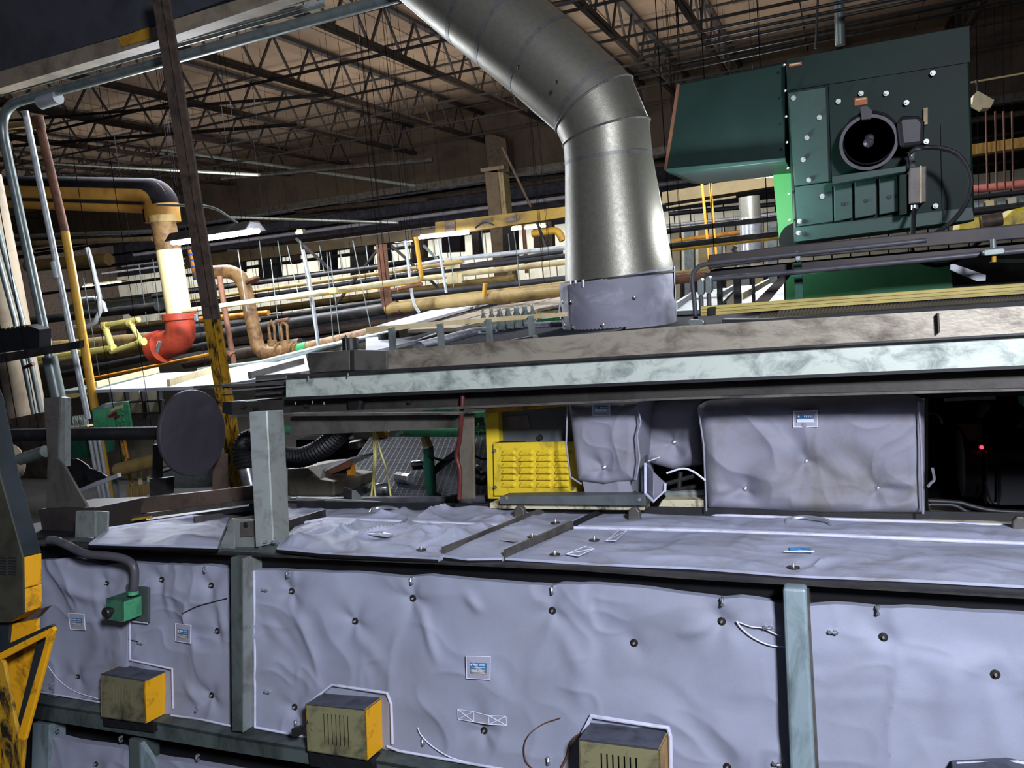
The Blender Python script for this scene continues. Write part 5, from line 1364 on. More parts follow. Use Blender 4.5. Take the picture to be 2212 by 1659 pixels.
# ---- conveyor side above the oven
YV = 2.88
t = thing('conveyor_side', 'long galvanised and stained steel side of the conveyor over the oven', 'conveyor', P(1400, 860, YV))
MB().px([(835, 757), (1470, 704), (3000, 615), (3000, 676), (1470, 762), (835, 800)], YV + .02, .05).build('stained_strip', TANST, t)
MB().px([(667, 762), (756, 756), (756, 800), (667, 806)], YV + .0, .07).px([(757, 755), (836, 757), (836, 800), (757, 801)], YV + .01, .05).build('end_block', GYST, t, bevel=.004)
MB().px([(620, 810), (1470, 761), (3000, 674), (3000, 679), (1470, 766), (620, 816)], YV - .05, .14).build('fold_lip', DKST, t)
MB().px([(618, 813), (1470, 766), (3000, 679), (3000, 755), (1470, 821), (618, 858)], YV - .02, .02).build('galvanised_strip', GALV, t)
MB().px([(618, 858), (1470, 821), (3000, 755), (3000, 763), (1470, 828), (618, 865)], YV - .03, .2).build('lower_lip', BLACKR, t)
MB().px([(500, 868), (1470, 829), (3000, 764), (3000, 824), (1470, 862), (1000, 882), (500, 901)], YV + .05, .05).build('lower_channel', mat('grimy_channel', '#3d3b37', '#262320', .4, 4, .5, .35, .1, 60), t)
MB().px([(500, 896), (1000, 878), (1470, 858), (3000, 819), (3000, 825), (1470, 863), (1000, 883), (500, 902)], YV - .02, .12).build('channel_toe', GYST, t)
MB().px([(480, 868), (520, 866), (520, 902), (480, 892)], YV + .06, .3).build('channel_end', BLACKR, t)
MB().px([(552, 812), (620, 806), (620, 856), (552, 860)], YV + .12, .1).build('rear_end', GYST, t)
for k in range(4):
    MB().px([(480, 828 + 8 * k), (618, 815 + 9 * k), (618, 818 + 9 * k), (480, 831 + 8 * k)], YV + .1 - .02 * k, .03).build('edge_wire', DKST if k % 2 else SILV, t)
for x, y in ((530, 879), (556, 881), (665, 876), (887, 868), (986, 852), (1068, 848), (1143, 844), (1583, 829), (1692, 822), (1803, 818)):
    c = P(x, y, YV + .05)
    MB().lathe(c, (0, -1, 0), [(.012, 0), (.012, .008), (.007, .008), (.007, .02), (.001, .02)], 6).build('hex_bolt', WASH, t)
for x, y in ((666, 812), (752, 806), (638, 868), (675, 866), (700, 868)):
    MB().cyl(P(x, y, YV - .06), P(x, y + 6, YV - .06), .003, 6).build('rivet_tip', SILV, t)
for pts in ([(2025, 676), (2029, 676), (2031, 718), (2027, 718)], [(757, 756), (759, 756), (760, 800), (758, 800)]):
    MB().px(pts, YV - .01, .03).build('weld_line', DKST, t)
b = P(758, 757, YV + .08); s = mpp(b)
MB().lathe(b, (0, 0, 1), [(18 * s, 0), (18 * s, 24 * s), (17 * s, 27 * s), (4 * s, 27 * s), (.001, 27 * s)], 28).build('knob', RUB, t, smooth=True)
MB().lathe(b + (0, -17 * s, 0), (0, 0, 1), [(2.5 * s, -5 * s), (2.5 * s, 30 * s), (.5 * s, 34 * s)], 10).build('knob_stud', WASH, t, smooth=True)
MB().px([(748, 858), (778, 856), (782, 868), (776, 890), (760, 892), (748, 884)], YV + .02, .06).build('black_bag', RUB, None, 'scrap of shiny black plastic stuck under the conveyor channel', 'plastic scrap', bevel=.012)
MB().bar(P(420, 836, 2.95), P(618, 828, 2.95), .012, .012).build('guide_rod', GYST, None, 'thin steel rod crossing above the dark disc', 'rod')
# cross beam and back post
MB().px([(627, 893), (990, 892), (990, 924), (627, 941)], 2.62, .012).px([(627, 893), (990, 892), (990, 896), (627, 899)], 2.56, .08).build('cross_beam', GYST, None, 'grimy channel beam from V-shaped upright to the back post', 'beam')
MB().px([(990, 893), (1023, 892), (1025, 1078), (994, 1078)], 2.98, .014).build('back_post', mat('grey_tan_post', '#6f695c', '#4a453c', .35, 6, .5, .3), None, 'grey-tan back post next to the maroon hose', 'post', bevel=.003)
q = spline([P(1000, 845, 2.9), P(997, 900, 2.9), P(993, 950, 2.93), P(986, 985, 2.95), P(994, 1020, 2.95), P(992, 1078, 2.95)], 6)
MB().tube(q, 5 * mpp(q[0]), 10).build('maroon_hose', mat('maroon_rubber', '#5a231f', '#35181a', .35, 8, .5), None, 'maroon hose hanging down in front of the back post', 'hose', smooth=True)
# ================================================================== UNDER THE CONVEYOR
use('F')


def bale(label, top, bot, Y, depth, pins, seed, R=.05, nu=90, nv=80, big=.010, rid=.010, mt=BLKD, folds=(), lab_at=None, amp=.03, mtag=True):
    T = [P(a, b, Y) for a, b in top]; Bm = [P(a, b, Y) for a, b in bot]
    th = thing('blanket_bale', label, 'blanket', Bm[0])
    W_ = np.linalg.norm(T[-1] - T[0]); H_ = np.linalg.norm(T[0] - Bm[0])
    pm = [(*P(x, y, Y)[[0, 2]], s) for x, y, s in pins]
    fd = [(*P(a, b, Y)[[0, 2]], *P(c, d, Y)[[0, 2]], am, w) for a, b, c, d, am, w in folds]
    H0 = pinched(pm, seed, big, rid, amp=amp, R=.06, folds=fd, cr_=.013)

    def H(a, b, u, v):
        e = np.minimum(np.minimum(u, 1 - u) * W_, np.minimum(v, 1 - v) * H_)
        k = np.clip(e / R, 0, 1)
        return H0(a, b) * np.clip(k, .25, 1) - R * (1 - np.sqrt(np.clip(1 - (1 - k) ** 2, 0, 1)))
    cloth(T, Bm, nu, nv, (0, -1, 0), H, (0, depth, 0)).build('quilt', mt, th, smooth=True)
    hz = lambda p: p + np.array([0, -float(H0(np.array([[p[0]]]), np.array([[p[2]]]))[0, 0]), 0])
    for x, y, s in pins:
        c = hz(P(x, y, Y)); MB().lathe(c + (0, .004, 0), (0, -1, 0), [(.013, 0), (.013, .005), (.006, .009), (.001, .011)], 14).build('quilting_button', SILV, th, smooth=True)
    if lab_at:
        x, y, w, h = lab_at
        q = lambda a, b, o: hz(P(a, b, Y)) + np.array([0, -o, 0])
        ps = [q(x - w / 2, y - h / 2, .006), q(x + w / 2, y - h / 2 - 1, .006), q(x + w / 2 + 1, y + h / 2, .006), q(x - w / 2, y + h / 2 + 1, .006)]
        pt = MB().prism(ps, (0, .004, 0)).build('label_patch', PATCH, th)
        MB().tube(ps + [ps[0]], .0016, 5).build('patch_stitching', STITCH, pt, smooth=True)
        MB().prism([q(x - w * .36, y - h * .26, .008), q(x + w * .36, y - h * .28, .008), q(x + w * .36, y - h * .02, .008), q(x - w * .36, y, .008)], (0, .002, 0)).build('blue_tag', TAGB, pt)
        MB().prism([q(x - w * .36, y, .008), q(x + w * .36, y - h * .02, .008), q(x + w * .37, y + h * .2, .008), q(x - w * .36, y + h * .22, .008)], (0, .002, 0)).build('white_tag', TAGW, pt)
        mb = MB()
        for k in range(5): mb.prism([q(x - w * .05 + k * w * .08, y - h * .22, .0095), q(x - w * .0 + k * w * .08, y - h * .22, .0095), q(x - w * .0 + k * w * .08, y - h * .10, .0095), q(x - w * .05 + k * w * .08, y - h * .10, .0095)], (0, .001, 0))
        mb.lathe(q(x - w * .28, y - h * .15, .009), (0, -1, 0), [(.004, 0), (.004, .001), (.001, .001)], 10)
        mb.build('tag_print', TAGW, pt)
    return th, hz


th, hz = bale('largest puffy blanket bale with three buttons under the conveyor', [(1503, 878), (1520, 868), (1600, 862), (1976, 856), (2000, 866)], [(1524, 1104), (1780, 1114), (2002, 1114)], 3.12, .35,
     [(1740, 1000, 1), (1606, 1060, 1), (1897, 1060, 1)], 101, .06, 150, 100, .012, .010, BLKD,
     [(1640, 930, 1725, 990, .012, .03), (1760, 990, 1890, 1055, .014, .03), (1530, 1062, 1595, 1058, .012, .018), (1910, 1048, 1990, 1046, .016, .02), (1700, 1100, 1880, 1085, .014, .025), (1830, 1105, 1890, 1070, .010, .02), (1920, 1105, 1985, 1075, .014, .02), (1620, 1050, 1720, 1030, .008, .03)], (1740, 904, 50, 34))
piping(th, [(1508, 880), (1520, 960), (1526, 1104)], 3.09, .0035, mt=PIPE_G)
piping(th, [(1984, 868), (1990, 960), (1994, 1110)], 3.10, .0035, mt=PIPE_G)
th, hz = bale('upright blanket bale with button in front of the yellow louvred cabinet', [(1222, 872), (1300, 870), (1382, 866)], [(1242, 1042), (1300, 1050), (1370, 1042)], 3.06, .3, [(1298, 1013, .8)], 103, .05, 80, 80, .010, .008, BLKD,
     [(1300, 1020, 1340, 1045, .008, .02)], (1300, 884, 36, 24))
piping(th, [(1226, 874), (1223, 960), (1232, 1030), (1256, 1046)], 3.035, .0035, mt=PIPE_G)
piping(th, [(1376, 872), (1384, 910), (1376, 940), (1382, 990), (1374, 1036)], 3.03, .0035, mt=PIPE_G)
th, hz = fcloth('hanging_flap', 'short blanket flap tucked below the upright bale', [(1258, 1036), (1310, 1044), (1360, 1034)], [(1265, 1072), (1320, 1076), (1370, 1072)], [], [], 107, nu=40, nv=20, Y=3.10, mt=BLKD)
th, hz = bale('recessed blanket roll between the upright bale and the largest bale', [(1378, 872), (1440, 868), (1512, 866)], [(1388, 1000), (1450, 1018), (1516, 1006)], 3.30, .3, [(1451, 958, .8)], 109, .05, 60, 60, .010, .012, BLKD, [(1400, 990, 1440, 960, .012, .02), (1470, 1005, 1490, 970, .012, .02)])
t = thing('fallen_flap', 'dark blanket corner hanging loose beside the upright bale', 'blanket', P(1415, 1080, 3.02))
cloth([P(1393, 1000, 3.05), P(1410, 1020, 3.0), P(1438, 1046, 3.08)], [P(1394, 1068, 3.05), P(1412, 1082, 3.0), P(1434, 1060, 3.08)], 30, 24, (0, -1, 0), pinched([], 111, .01, .01), (0, .012, 0)).build('quilt', COLF, t, smooth=True)
MB().tube([P(1394, 1000, 3.03), P(1394, 1066, 3.03), P(1411, 1082, 2.98), P(1436, 1062, 3.06), P(1437, 1044, 3.06)], .006, 8).build('piping', PIPE_W, t, smooth=True)
MB().px([(1374, 1000), (1392, 985), (1392, 1078), (1374, 1076)], 3.1, .06).build('grey_stanchion', mat('blue_grey_stanchion', '#4d5459', '#363b3f', .4, 8), None, 'blue-grey stanchion between upright bale and loose corner', 'post')
q = spline([hz(P(a, b, 3.25)) for a, b in ((1376, 960), (1384, 985), (1380, 1002), (1400, 996), (1424, 988))], 6)
MB().tube(q, .0022, 6).build('tie_wire', STITCH, None, 'thin white tie wire between the upright bale and the roll', 'wire', smooth=True)
q = spline([P(a, b, 3.0) for a, b in ((1440, 1022), (1475, 1012), (1500, 1020), (1524, 1038))], 6)
MB().tube(q, .004, 6).build('tie_wire', STITCH, None, 'white edge cord curving at the foot of the recessed roll', 'wire', smooth=True)
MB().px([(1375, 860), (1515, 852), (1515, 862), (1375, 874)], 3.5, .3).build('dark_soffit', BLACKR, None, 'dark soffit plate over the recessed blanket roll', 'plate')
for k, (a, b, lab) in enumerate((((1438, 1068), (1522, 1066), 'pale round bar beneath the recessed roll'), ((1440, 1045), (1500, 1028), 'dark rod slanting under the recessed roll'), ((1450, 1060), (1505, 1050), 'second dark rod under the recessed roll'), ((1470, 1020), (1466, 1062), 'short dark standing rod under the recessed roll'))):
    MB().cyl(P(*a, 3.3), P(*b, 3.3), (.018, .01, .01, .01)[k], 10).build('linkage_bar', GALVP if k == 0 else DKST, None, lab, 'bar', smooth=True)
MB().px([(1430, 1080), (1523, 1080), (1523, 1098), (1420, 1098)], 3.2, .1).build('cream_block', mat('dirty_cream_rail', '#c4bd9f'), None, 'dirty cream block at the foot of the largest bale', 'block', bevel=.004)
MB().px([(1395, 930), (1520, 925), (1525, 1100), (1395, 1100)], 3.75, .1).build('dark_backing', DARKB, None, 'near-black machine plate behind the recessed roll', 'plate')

# ---- yellow louvred cabinet
YL = 3.22
t = thing('louvred_cabinet', 'dirty yellow cabinet with louvred cover beside the back post', 'cabinet', P(1150, 1075, YL))
MB().px([(1048, 890), (1075, 888), (1077, 955), (1065, 957), (1067, 1072), (1080, 1072), (1080, 1078), (1053, 1078)], YL, .4).build('corner_frame', YELW, t, bevel=.004)
MB().px([(1048, 884), (1250, 870), (1250, 876), (1048, 893)], YL - .01, .4).build('top_edge', mat('rusty_yellow', '#b98a1e', '#4d3818', .5, 14, .6), t)
MB().px([(1075, 890), (1250, 877), (1250, 952), (1076, 954)], YL + .05, .3).build('grey_panel', mat('cabinet_grey', '#555b5c', '#42474a', .35, 5, .5), t)
MB().px([(1097, 900), (1140, 896), (1146, 926), (1099, 924)], YL + .045, .01).build('scuffed_plate', mat('scuffed_plate_paint', '#6b6562', '#54504f', .5, 20), t)
MB().lathe(P(1167, 945, YL + .05), (0, -1, 0), [(.014, 0), (.012, .012), (.001, .013)], 12).build('latch', DKST, t, smooth=True)
MB().px([(1065, 957), (1255, 953), (1260, 1071), (1067, 1071)], YL - .02, .02).build('louvre_cover', YELW, t, bevel=.003)
lv = None
for c0 in (1084, 1122, 1160, 1199):
    for k, y in enumerate((977, 991, 1004.5, 1018, 1031.5, 1046)):
        x0, x1 = c0, c0 + 32; y0, y1 = y - 6, y + 4
        a = [P(x0, y1, YL - .02), P(x0 + 2, y - 3, YL - .02), P(x0 + 6, y0, YL - .02), P(x1 - 6, y0, YL - .02), P(x1 - 2, y - 3, YL - .02), P(x1, y1, YL - .02)]
        o = np.array([0, -.014, 0])
        b = [P(x0 + 2, y1, YL - .02) + o, P(x0 + 6, y1 - 4, YL - .02) + o, P(x1 - 6, y1 - 4, YL - .02) + o, P(x1 - 2, y1, YL - .02) + o]
        cc = P(c0 + 16, y, YL - .02)
        if lv is None:
            lv = MB().add(a + b, [(0, 1, 6), (1, 2, 7, 6), (2, 3, 8, 7), (3, 4, 8), (4, 5, 9, 8), (0, 6, 9, 5), (6, 7, 8, 9)]).build('louvre', YELW, t); seed_part(lv, cc)
        else: copy_part(lv, t, tw(cc))
for a in ((1070, 973), (1071, 1052), (1238, 1055)):
    MB().lathe(P(*a, YL - .02), (0, -1, 0), [(.009, 0), (.008, .006), (.001, .007)], 10).build('cover_screw', SILV, t, smooth=True)
MB().px([(1080, 1073), (1395, 1068), (1395, 1092), (1080, 1088)], 3.02, .1).build('base_channel', mat('cabinet_grey', '#555b5c'), None, 'dark grey base channel under cabinet and upright bale', 'channel')
for a in ((1094, 1076), (1381, 1079)):
    MB().lathe(P(*a, 3.02), (0, -1, 0), [(.008, 0), (.007, .006), (.001, .007)], 8).build('channel_bolt', SILV, None, 'bolt head on the dark grey base channel', 'bolt', 'bolts of the base channel', smooth=True)
MB().px([(1058, 1086), (1392, 1089), (1392, 1102), (1058, 1098)], 3.05, .1).build('cream_sill', mat('dirty_cream_rail', '#c4bd9f'), None, 'dirty cream sill under the dark grey base channel', 'sill')
pipe('floor_pipe', 'grey pipe lying along the oven between V-shaped upright and cabinet', [(630, 1082, 3.3), (960, 1080, 3.3), (1056, 1078, 3.3)], 8, HOSE)
for x in (978, 1012): MB().cyl(P(x, 1079, 3.3), P(x + 10, 1079, 3.3), .026, 12).build('pipe_union', GYST, None, 'union on the grey pipe left of the cabinet' if x < 1000 else 'union on the grey pipe under the back post', 'union', smooth=True)
t = thing('loose_angle', 'loose galvanised angle bar lying on the rear blanket', 'bar', P(760, 1088, 3.15))
MB().px([(640, 1074), (818, 1084), (816, 1092), (640, 1080)], 3.15, .02).build('bar', GALVP, t)
MB().px([(741, 1052), (760, 1060), (760, 1078), (742, 1076)], 3.25, .02).build('lug_plate', DKST, t)
MB().px([(760, 1060), (778, 1080), (760, 1080)], 3.24, .03).build('lug_web', GALVP, t)

# ---- corrugated hose, castings, cords
t = thing('corrugated_hose', 'black corrugated hose sagging behind the V-shaped upright', 'hose', P(640, 1010, 3.3))
q = spline([P(a, b, 3.3) for a, b in ((532, 1010), (526, 965), (545, 948), (575, 968), (610, 985), (650, 988), (690, 972), (724, 945), (748, 915), (752, 880))], 12)
rs = [22 * mpp(q[0]) * (1.0 if k % 2 else .88) for k in range(len(q))]
MB().tube(q, rs, 18).build('hose', RUB, t)
MB().tube([P(528, 985, 3.32), P(542, 1048, 3.32)], 18 * mpp(q[0]), 16).build('silver_cuff', SILV, t, smooth=True)
t = thing('tan_casting', 'grey-tan machine casting behind the foot of the V-shaped upright', 'casting', P(670, 1070, 3.5))
MB().px([(620, 1012), (662, 1010), (690, 1035), (722, 1040), (722, 1072), (620, 1072)], 3.5, .4).build('casting_body', mat('grey_tan_post', '#6f695c'), t, bevel=.01)
t = thing('white_edge_bar', 'bright-edged plate rising beside the tan casting', 'plate', P(720, 1030, 3.6))
MB().prism([P(684, 1020, 3.6), P(757, 988, 3.6), P(757, 992, 3.6), P(686, 1026, 3.6)], (0, .25, 0)).build('bright_edge', WHT, t)
MB().prism([P(686, 1026, 3.62), P(757, 992, 3.62), P(757, 1008, 3.62), P(692, 1034, 3.62)], (0, .02, 0)).build('rust_plate', RUST, t)
MB().px([(747, 1004), (757, 1002), (766, 1060), (754, 1058)], 3.7, .04).build('orange_post', ORAN, None, 'short orange post by the bright-edged plate', 'post')
for k, (pts, lab) in enumerate((([(806, 934), (808, 990), (806, 1030), (802, 1073)], 'pale yellow cord hanging straight'), ([(811, 934), (811, 1000), (808, 1040), (811, 1073)], 'twin pale yellow cord hanging close to the straight one'), ([(814, 938), (822, 975), (836, 1020), (844, 1072)], 'pale yellow cord drifting aside over the silver can'))):
    q = spline([P(a, b, 3.4) for a, b in pts], 6); MB().tube(q, 2 * mpp(q[0]), 6).build('yellow_rope', PVC, None, lab, 'rope', smooth=True)

# ---- wire floor belt with cans (level again)
use('W')
ZB = .62
t = thing('wire_floor_belt', 'grey wire mesh belt seen low behind the oven', 'belt', PZ(950, 1075, ZB))
MB().prism([PZ(700, 1090, ZB), PZ(1090, 1090, ZB), PZ(1110, 946, ZB), PZ(800, 946, ZB)], (0, 0, -.04)).build('belt_bed', mat('belt_bed_grey', '#1c1e22', '#2a2c31', .5, 3, .6, .1), t)
mb = MB(); Zb = ZB + .008
F0, F1, G0, G1 = (PZ(a_, b_, Zb) for a_, b_ in ((700, 1090), (1090, 1090), (800, 946), (1110, 946)))
for k in range(80):
    f = k / 79; mb.bar(F0 + (G0 - F0) * f, F1 + (G1 - F1) * f, .006, .010)
for k in range(30):
    f = k / 29; mb.bar(F0 + (F1 - F0) * f, G0 + (G1 - G0) * f, .006, .008)
mb.build('belt_wires', MESHD, t, kind='stuff')
for k, (a, b, r, lab) in enumerate((((808, 1057), (846, 1050), .030, 'shiny silver can lying by the yellow ropes'), ((889, 1003), (917, 1000), .022, 'small silver can touching the dark green post'), ((857, 1030), (880, 1040), .032, 'crushed grey can between the two shiny ones'))):
    A_ = PZ(*a, ZB + r + .012); B_ = PZ(*b, ZB + r + .012); B_[1] = B_[1] * .5 + A_[1] * .5; L_ = np.linalg.norm(B_ - A_)
    MB().lathe(A_, B_ - A_, [(r * .8, 0), (r, .01), (r * (.9 if k == 2 else 1), L_ * .5), (r, L_ - .01), (r * .8, L_)], 8 if k == 2 else 18).build('metal_can', SILV, None, lab, 'can', smooth=k != 2)
MB().lathe(PZ(1026, 1008, ZB + .03), (.06, -.08, 0), [(.010, 0), (.012, .02), (.024, .05), (.024, .1)], 10).build('glass_bottle', GLSD, None, 'glass bottle lying on the mesh belt beside the back post', 'bottle', smooth=True)
t = thing('green_stand', 'dark green post with pale top standing on the wire mesh belt', 'post', P(925, 1072, 3.5))
MB().px([(914, 970), (926, 968), (934, 1070), (920, 1071)], 3.5, .05).build('lower_length', GREEND, t)
MB().px([(909, 946), (917, 946), (926, 969), (914, 971)], 3.5, .05).build('pale_top', CREAM, t)
MB().bar(P(934, 1020, 3.56), P(1000, 968, 3.56), .035, .035).build('dark_strut', BLACKR, None, 'black strut slanting from the dark green post', 'strut')
for k, (a, b, c) in enumerate((((925, 985), (960, 995), (985, 985)), ((1024, 984), (1045, 992), (1062, 986)), ((1024, 1038), (1045, 1042), (1060, 1024)))):
    q = spline([P(*a, 3.5), P(*b, 3.5), P(*c, 3.5)], 6); MB().tube(q, .006 + .010 * (k == 2), 6).build('black_cable', RUB, None, ['black cable drooping by the slanted strut', 'black cable drooping beside the back post', 'thick black cable curling into the yellow cabinet'][k], 'cable', smooth=True)
t = thing('green_conveyor', 'green conveyor with black lettering behind the back post', 'conveyor', P(960, 945, 6.0))
q0 = P(850, 930, 6.0)
MB().tube([P(600, 928, 6.0), P(1100, 936, 6.0)], 11 * mpp(q0), 14).build('green_roll', GREENB, t, smooth=True)
MB().px([(1015, 893), (1075, 889), (1075, 942), (1015, 944)], 5.85, .1).build('sign_plate', GREENB, t)
MB().px([(912, 885), (972, 884), (972, 892), (912, 892)], 5.9, .1).build('upper_plate', GREENB, t)
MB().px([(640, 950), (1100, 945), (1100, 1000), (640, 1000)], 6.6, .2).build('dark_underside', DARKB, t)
sg = [o for o in t.children if o.name.startswith('sign_plate')][0]


def lettering(txt, x, y, hpx, Y, parent, wpx=None, bold=0):
    cu = bpy.data.curves.new('lettering', 'FONT'); cu.body = txt; cu.extrude = .003; cu.offset = bold
    p = P(x, y, Y); cu.size = hpx * mpp(p) / .70
    cu.materials.append(mat('sign_black', '#12151a', None))
    o = bpy.data.objects.new('lettering', cu); COL.objects.link(o)
    bpy.context.view_layer.update()
    me = bpy.data.meshes.new_from_object(o.evaluated_get(bpy.context.evaluated_depsgraph_get()))
    bpy.data.objects.remove(o); bpy.data.curves.remove(cu)
    o = bpy.data.objects.new('lettering', me); COL.objects.link(o); o.parent = parent
    o.rotation_euler = (math.radians(90), 0, 0); o.location = Vector(tw(p) - wloc(parent)); return o


lettering('PE', 1026, 918, 15, 5.84, sg, bold=.006)
lettering('CONVEY', 1026, 928, 6, 5.84, sg)
lettering('A ROES', 1027, 939, 6.5, 5.84, sg, bold=.002)
MB().px([(1021, 920), (1075, 917), (1075, 918.5), (1021, 921)], 5.84, .01).px([(1021, 930), (1075, 927), (1075, 928.5), (1021, 931)], 5.84, .01).build('sign_rule', mat('sign_black', '#12151a'), sg)
t = thing('belt_drive', 'white and yellow drive unit above the hanging cords', 'machine', P(800, 950, 5.0))
MB().px([(764, 934), (840, 932), (842, 948), (764, 952)], 5.0, .2).build('white_plate', COND, t)
MB().lathe(P(824, 934, 4.95), (0, -1, 0), [(.06, 0), (.06, .05), (.001, .05)], 18).build('yellow_cap', YELP, t, smooth=True)
MB().px([(750, 955), (772, 952), (776, 970), (752, 972)], 4.9, .1).build('grey_motor', GYST, t, bevel=.02)
MB().box(-2.6, 5.2, 3.4, 6.2, 1.10, 1.32).build('lehr_bed', DARKB, None, 'black underside of the wire belt deck', 'deck')
MB().box(-2.4, -1.0, 6.8, 7.0, .0, 1.3).build('dark_machine', DARKB, None, 'near-black machine body behind the green conveyor', 'machine')

# ---- dark machinery at the right end
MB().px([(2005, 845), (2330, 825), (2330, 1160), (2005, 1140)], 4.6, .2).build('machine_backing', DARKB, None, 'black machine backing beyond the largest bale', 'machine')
t = thing('cardboard_carton', 'tan carton in the dark beyond the largest bale', 'carton', P(2100, 960, 4.3))
MB().px([(2072, 915), (2121, 917), (2118, 958), (2095, 955)], 4.3, .12).build('carton_body', CRATE, t)
MB().px([(2114, 900), (2135, 872), (2140, 880), (2120, 904)], 4.3, .08).build('folded_flap', CRATE, t)
MB().px([(2196, 920), (2240, 895), (2240, 918), (2200, 925)], 4.3, .1).build('tan_bracket', CRATE, None, 'dim tan bracket at the frame edge in the dark machinery', 'bracket')
t = thing('red_indicator', 'tiny glowing red indicator beside the tan carton', 'indicator', P(2120, 967, 4.25))
MB().lathe(P(2120, 966, 4.25), (0, -1, 0), [(.009, 0), (.009, .006), (.001, .010)], 10).build('red_lens', LEDR, t, smooth=True)
MB().lathe(P(2120, 966, 4.26), (0, -1, 0), [(.016, 0), (.016, .006), (.001, .006)], 10).build('bezel', RUB, t, smooth=True)
t = thing('grey_cabinet', 'dim grey cabinet with seams in the dark machinery', 'cabinet', P(2170, 1090, 4.2))
for x0, x1, y0, y1 in ((2131, 2156, 978, 1003), (2158, 2290, 975, 1002), (2131, 2156, 1006, 1092), (2158, 2290, 1005, 1092)):
    MB().px([(x0, y0), (x1, y0 - 1), (x1, y1), (x0, y1)], 4.2, .2).build('cabinet_panel', mat('dim_grey_panel', '#26292c', '#1c1e21', .4, 4), t, bevel=.004)
q = spline([P(a, b, 4.15) for a, b in ((2158, 975), (2160, 1060), (2155, 1086), (2140, 1080), (2128, 1040))], 6)
MB().tube(q, .006, 6).build('thin_cable', RUB, None, 'thin black cable looping over the grey cabinet', 'cable', smooth=True)
MB().cyl(P(2075, 1000, 4.4), P(2110, 1000, 4.4), .17, 24).build('dark_drum', RUB, None, 'black drum beneath the tan carton', 'drum', smooth=True)
q = spline([P(a, b, 4.2) for a, b in ((2003, 895), (2018, 893), (2030, 903), (2036, 915))], 6)
MB().tube(q, .006, 6).build('silver_wire', SILV, None, 'silver wire arc above the black drum', 'wire', smooth=True)
bt = None
for k in range(11):
    c = P(2008 + 18.5 * k, 857 - .9 * k + (k % 3), 3.9)
    if bt is None:
        bt = MB().lathe(c, (0, 0, 1), [(.036, 0), (.042, .01), (.042, .14), (.016, .19), (.016, .22)], 14).build('glass_bottle', GLSD, None, 'dim glass bottle whose base shows under the conveyor channel', 'bottle', 'bottles showing under the conveyor channel', smooth=True); d0 = np.array(bt.location) - c
    else: copy_part(bt, None, c + d0)
MB().bar(P(2040, 862, 4.0), P(2150, 857, 4.0), .02, .02).build('thin_ledge', GYST, None, 'thin steel ledge under the dim bottles', 'ledge')
MB().px([(2207, 845), (2240, 842), (2240, 872), (2210, 878)], 4.0, .1).build('teal_bracket', GREENB, None, 'green bracket at the frame edge under the channel', 'bracket')
use('F')
for k, (pts, r, lab) in enumerate((([(2005, 1082), (2070, 1086), (2100, 1094), (2150, 1104), (2260, 1110)], 6, 'upper black hose running along the back rail'), ([(2010, 1090), (2060, 1092), (2090, 1106), (2140, 1116), (2260, 1118)], 6, 'lower black hose running along the back rail'))):
    q = spline([P(a, b, 3.25) for a, b in pts], 6); MB().tube(q, r * mpp(q[0]), 10).build('black_hose', RUB, None, lab, 'hose', smooth=True)
MB().px([(2010, 1096), (2070, 1094), (2082, 1114), (2012, 1116)], 3.3, .1).build('cream_block', mat('dirty_cream_rail', '#c4bd9f'), None, 'dirty cream block beyond the largest bale', 'block')
q = spline([P(a, b, 3.1) for a, b in ((2014, 1010), (2018, 1035), (2010, 1044), (2004, 1052))], 6)
MB().tube(q, .005, 6).build('hook_wire', SILV, None, 'bent silver hook at the edge of the largest bale', 'hook', smooth=True)

# ================================================================== DARK DISC, SHAFT AND BRACKETS
t = thing('flywheel', 'large dark disc on a long black shaft', 'disc', P(412, 1027, 2.75))
c = P(412, 935, 2.75); R = 93 * mpp(c)
MB().lathe(c, (1, 0, 0), [(R * .99, 0), (R, .004), (R, .018), (R * .985, .022), (.001, .022)], 64).build('disc', mat('dark_disc_paint', '#3a363c', '#2b282e', .4, 3, .5, .1), t, smooth=True)
MB().lathe(c + (.004, 0, 0), (-1, 0, 0), [(R * .22, 0), (R * .22, .006), (R * .16, .008), (R * .16, .03)], 28).build('hub', BLACKR, t, smooth=True)
MB().cyl(c, P(-60, 938, 2.75) * 0 + np.array([P(-60, 938, 2.75)[0], c[1], c[2]]), 14 * mpp(P(230, 935, 2.75)), 20).build('shaft', RUB, t, smooth=True)
t = thing('shaft_bracket', 'grey-brown triangular bracket holding the black shaft', 'bracket', P(130, 1100, 2.55))
MB().px([(94, 860), (128, 857), (124, 990), (140, 1010), (191, 1100), (100, 1104), (103, 985)], 2.55, .012).build('web', GYST, t)
MB().px([(128, 857), (141, 860), (140, 1008), (124, 992)], 2.56, .03).build('flange', GALVP, t)
MB().px([(82, 1100), (205, 1096), (200, 1150), (94, 1166)], 2.52, .3).build('bracket_base', mat('dark_brown_channel', '#3a3532'), t, bevel=.004)
MB().px([(190, 1088), (460, 1060), (556, 1048), (556, 1078), (460, 1092), (200, 1120)], 2.78, .05).build('rust_channel', BRNST, None, 'brown channel crossing low behind the dark disc', 'channel')
MB().px([(460, 985), (486, 980), (486, 1092), (458, 1086)], 3.02, .02).build('brown_plate', BRNST, None, 'brown plate post standing behind the dark disc', 'post')
MB().px([(330, 960), (342, 960), (341, 1070), (328, 1070)], 2.9, .03).px([(322, 1034), (360, 1032), (358, 1068), (324, 1072)], 2.88, .05).build('slim_post', DKST, None, 'slim dark post partly covered by the dark disc', 'post')
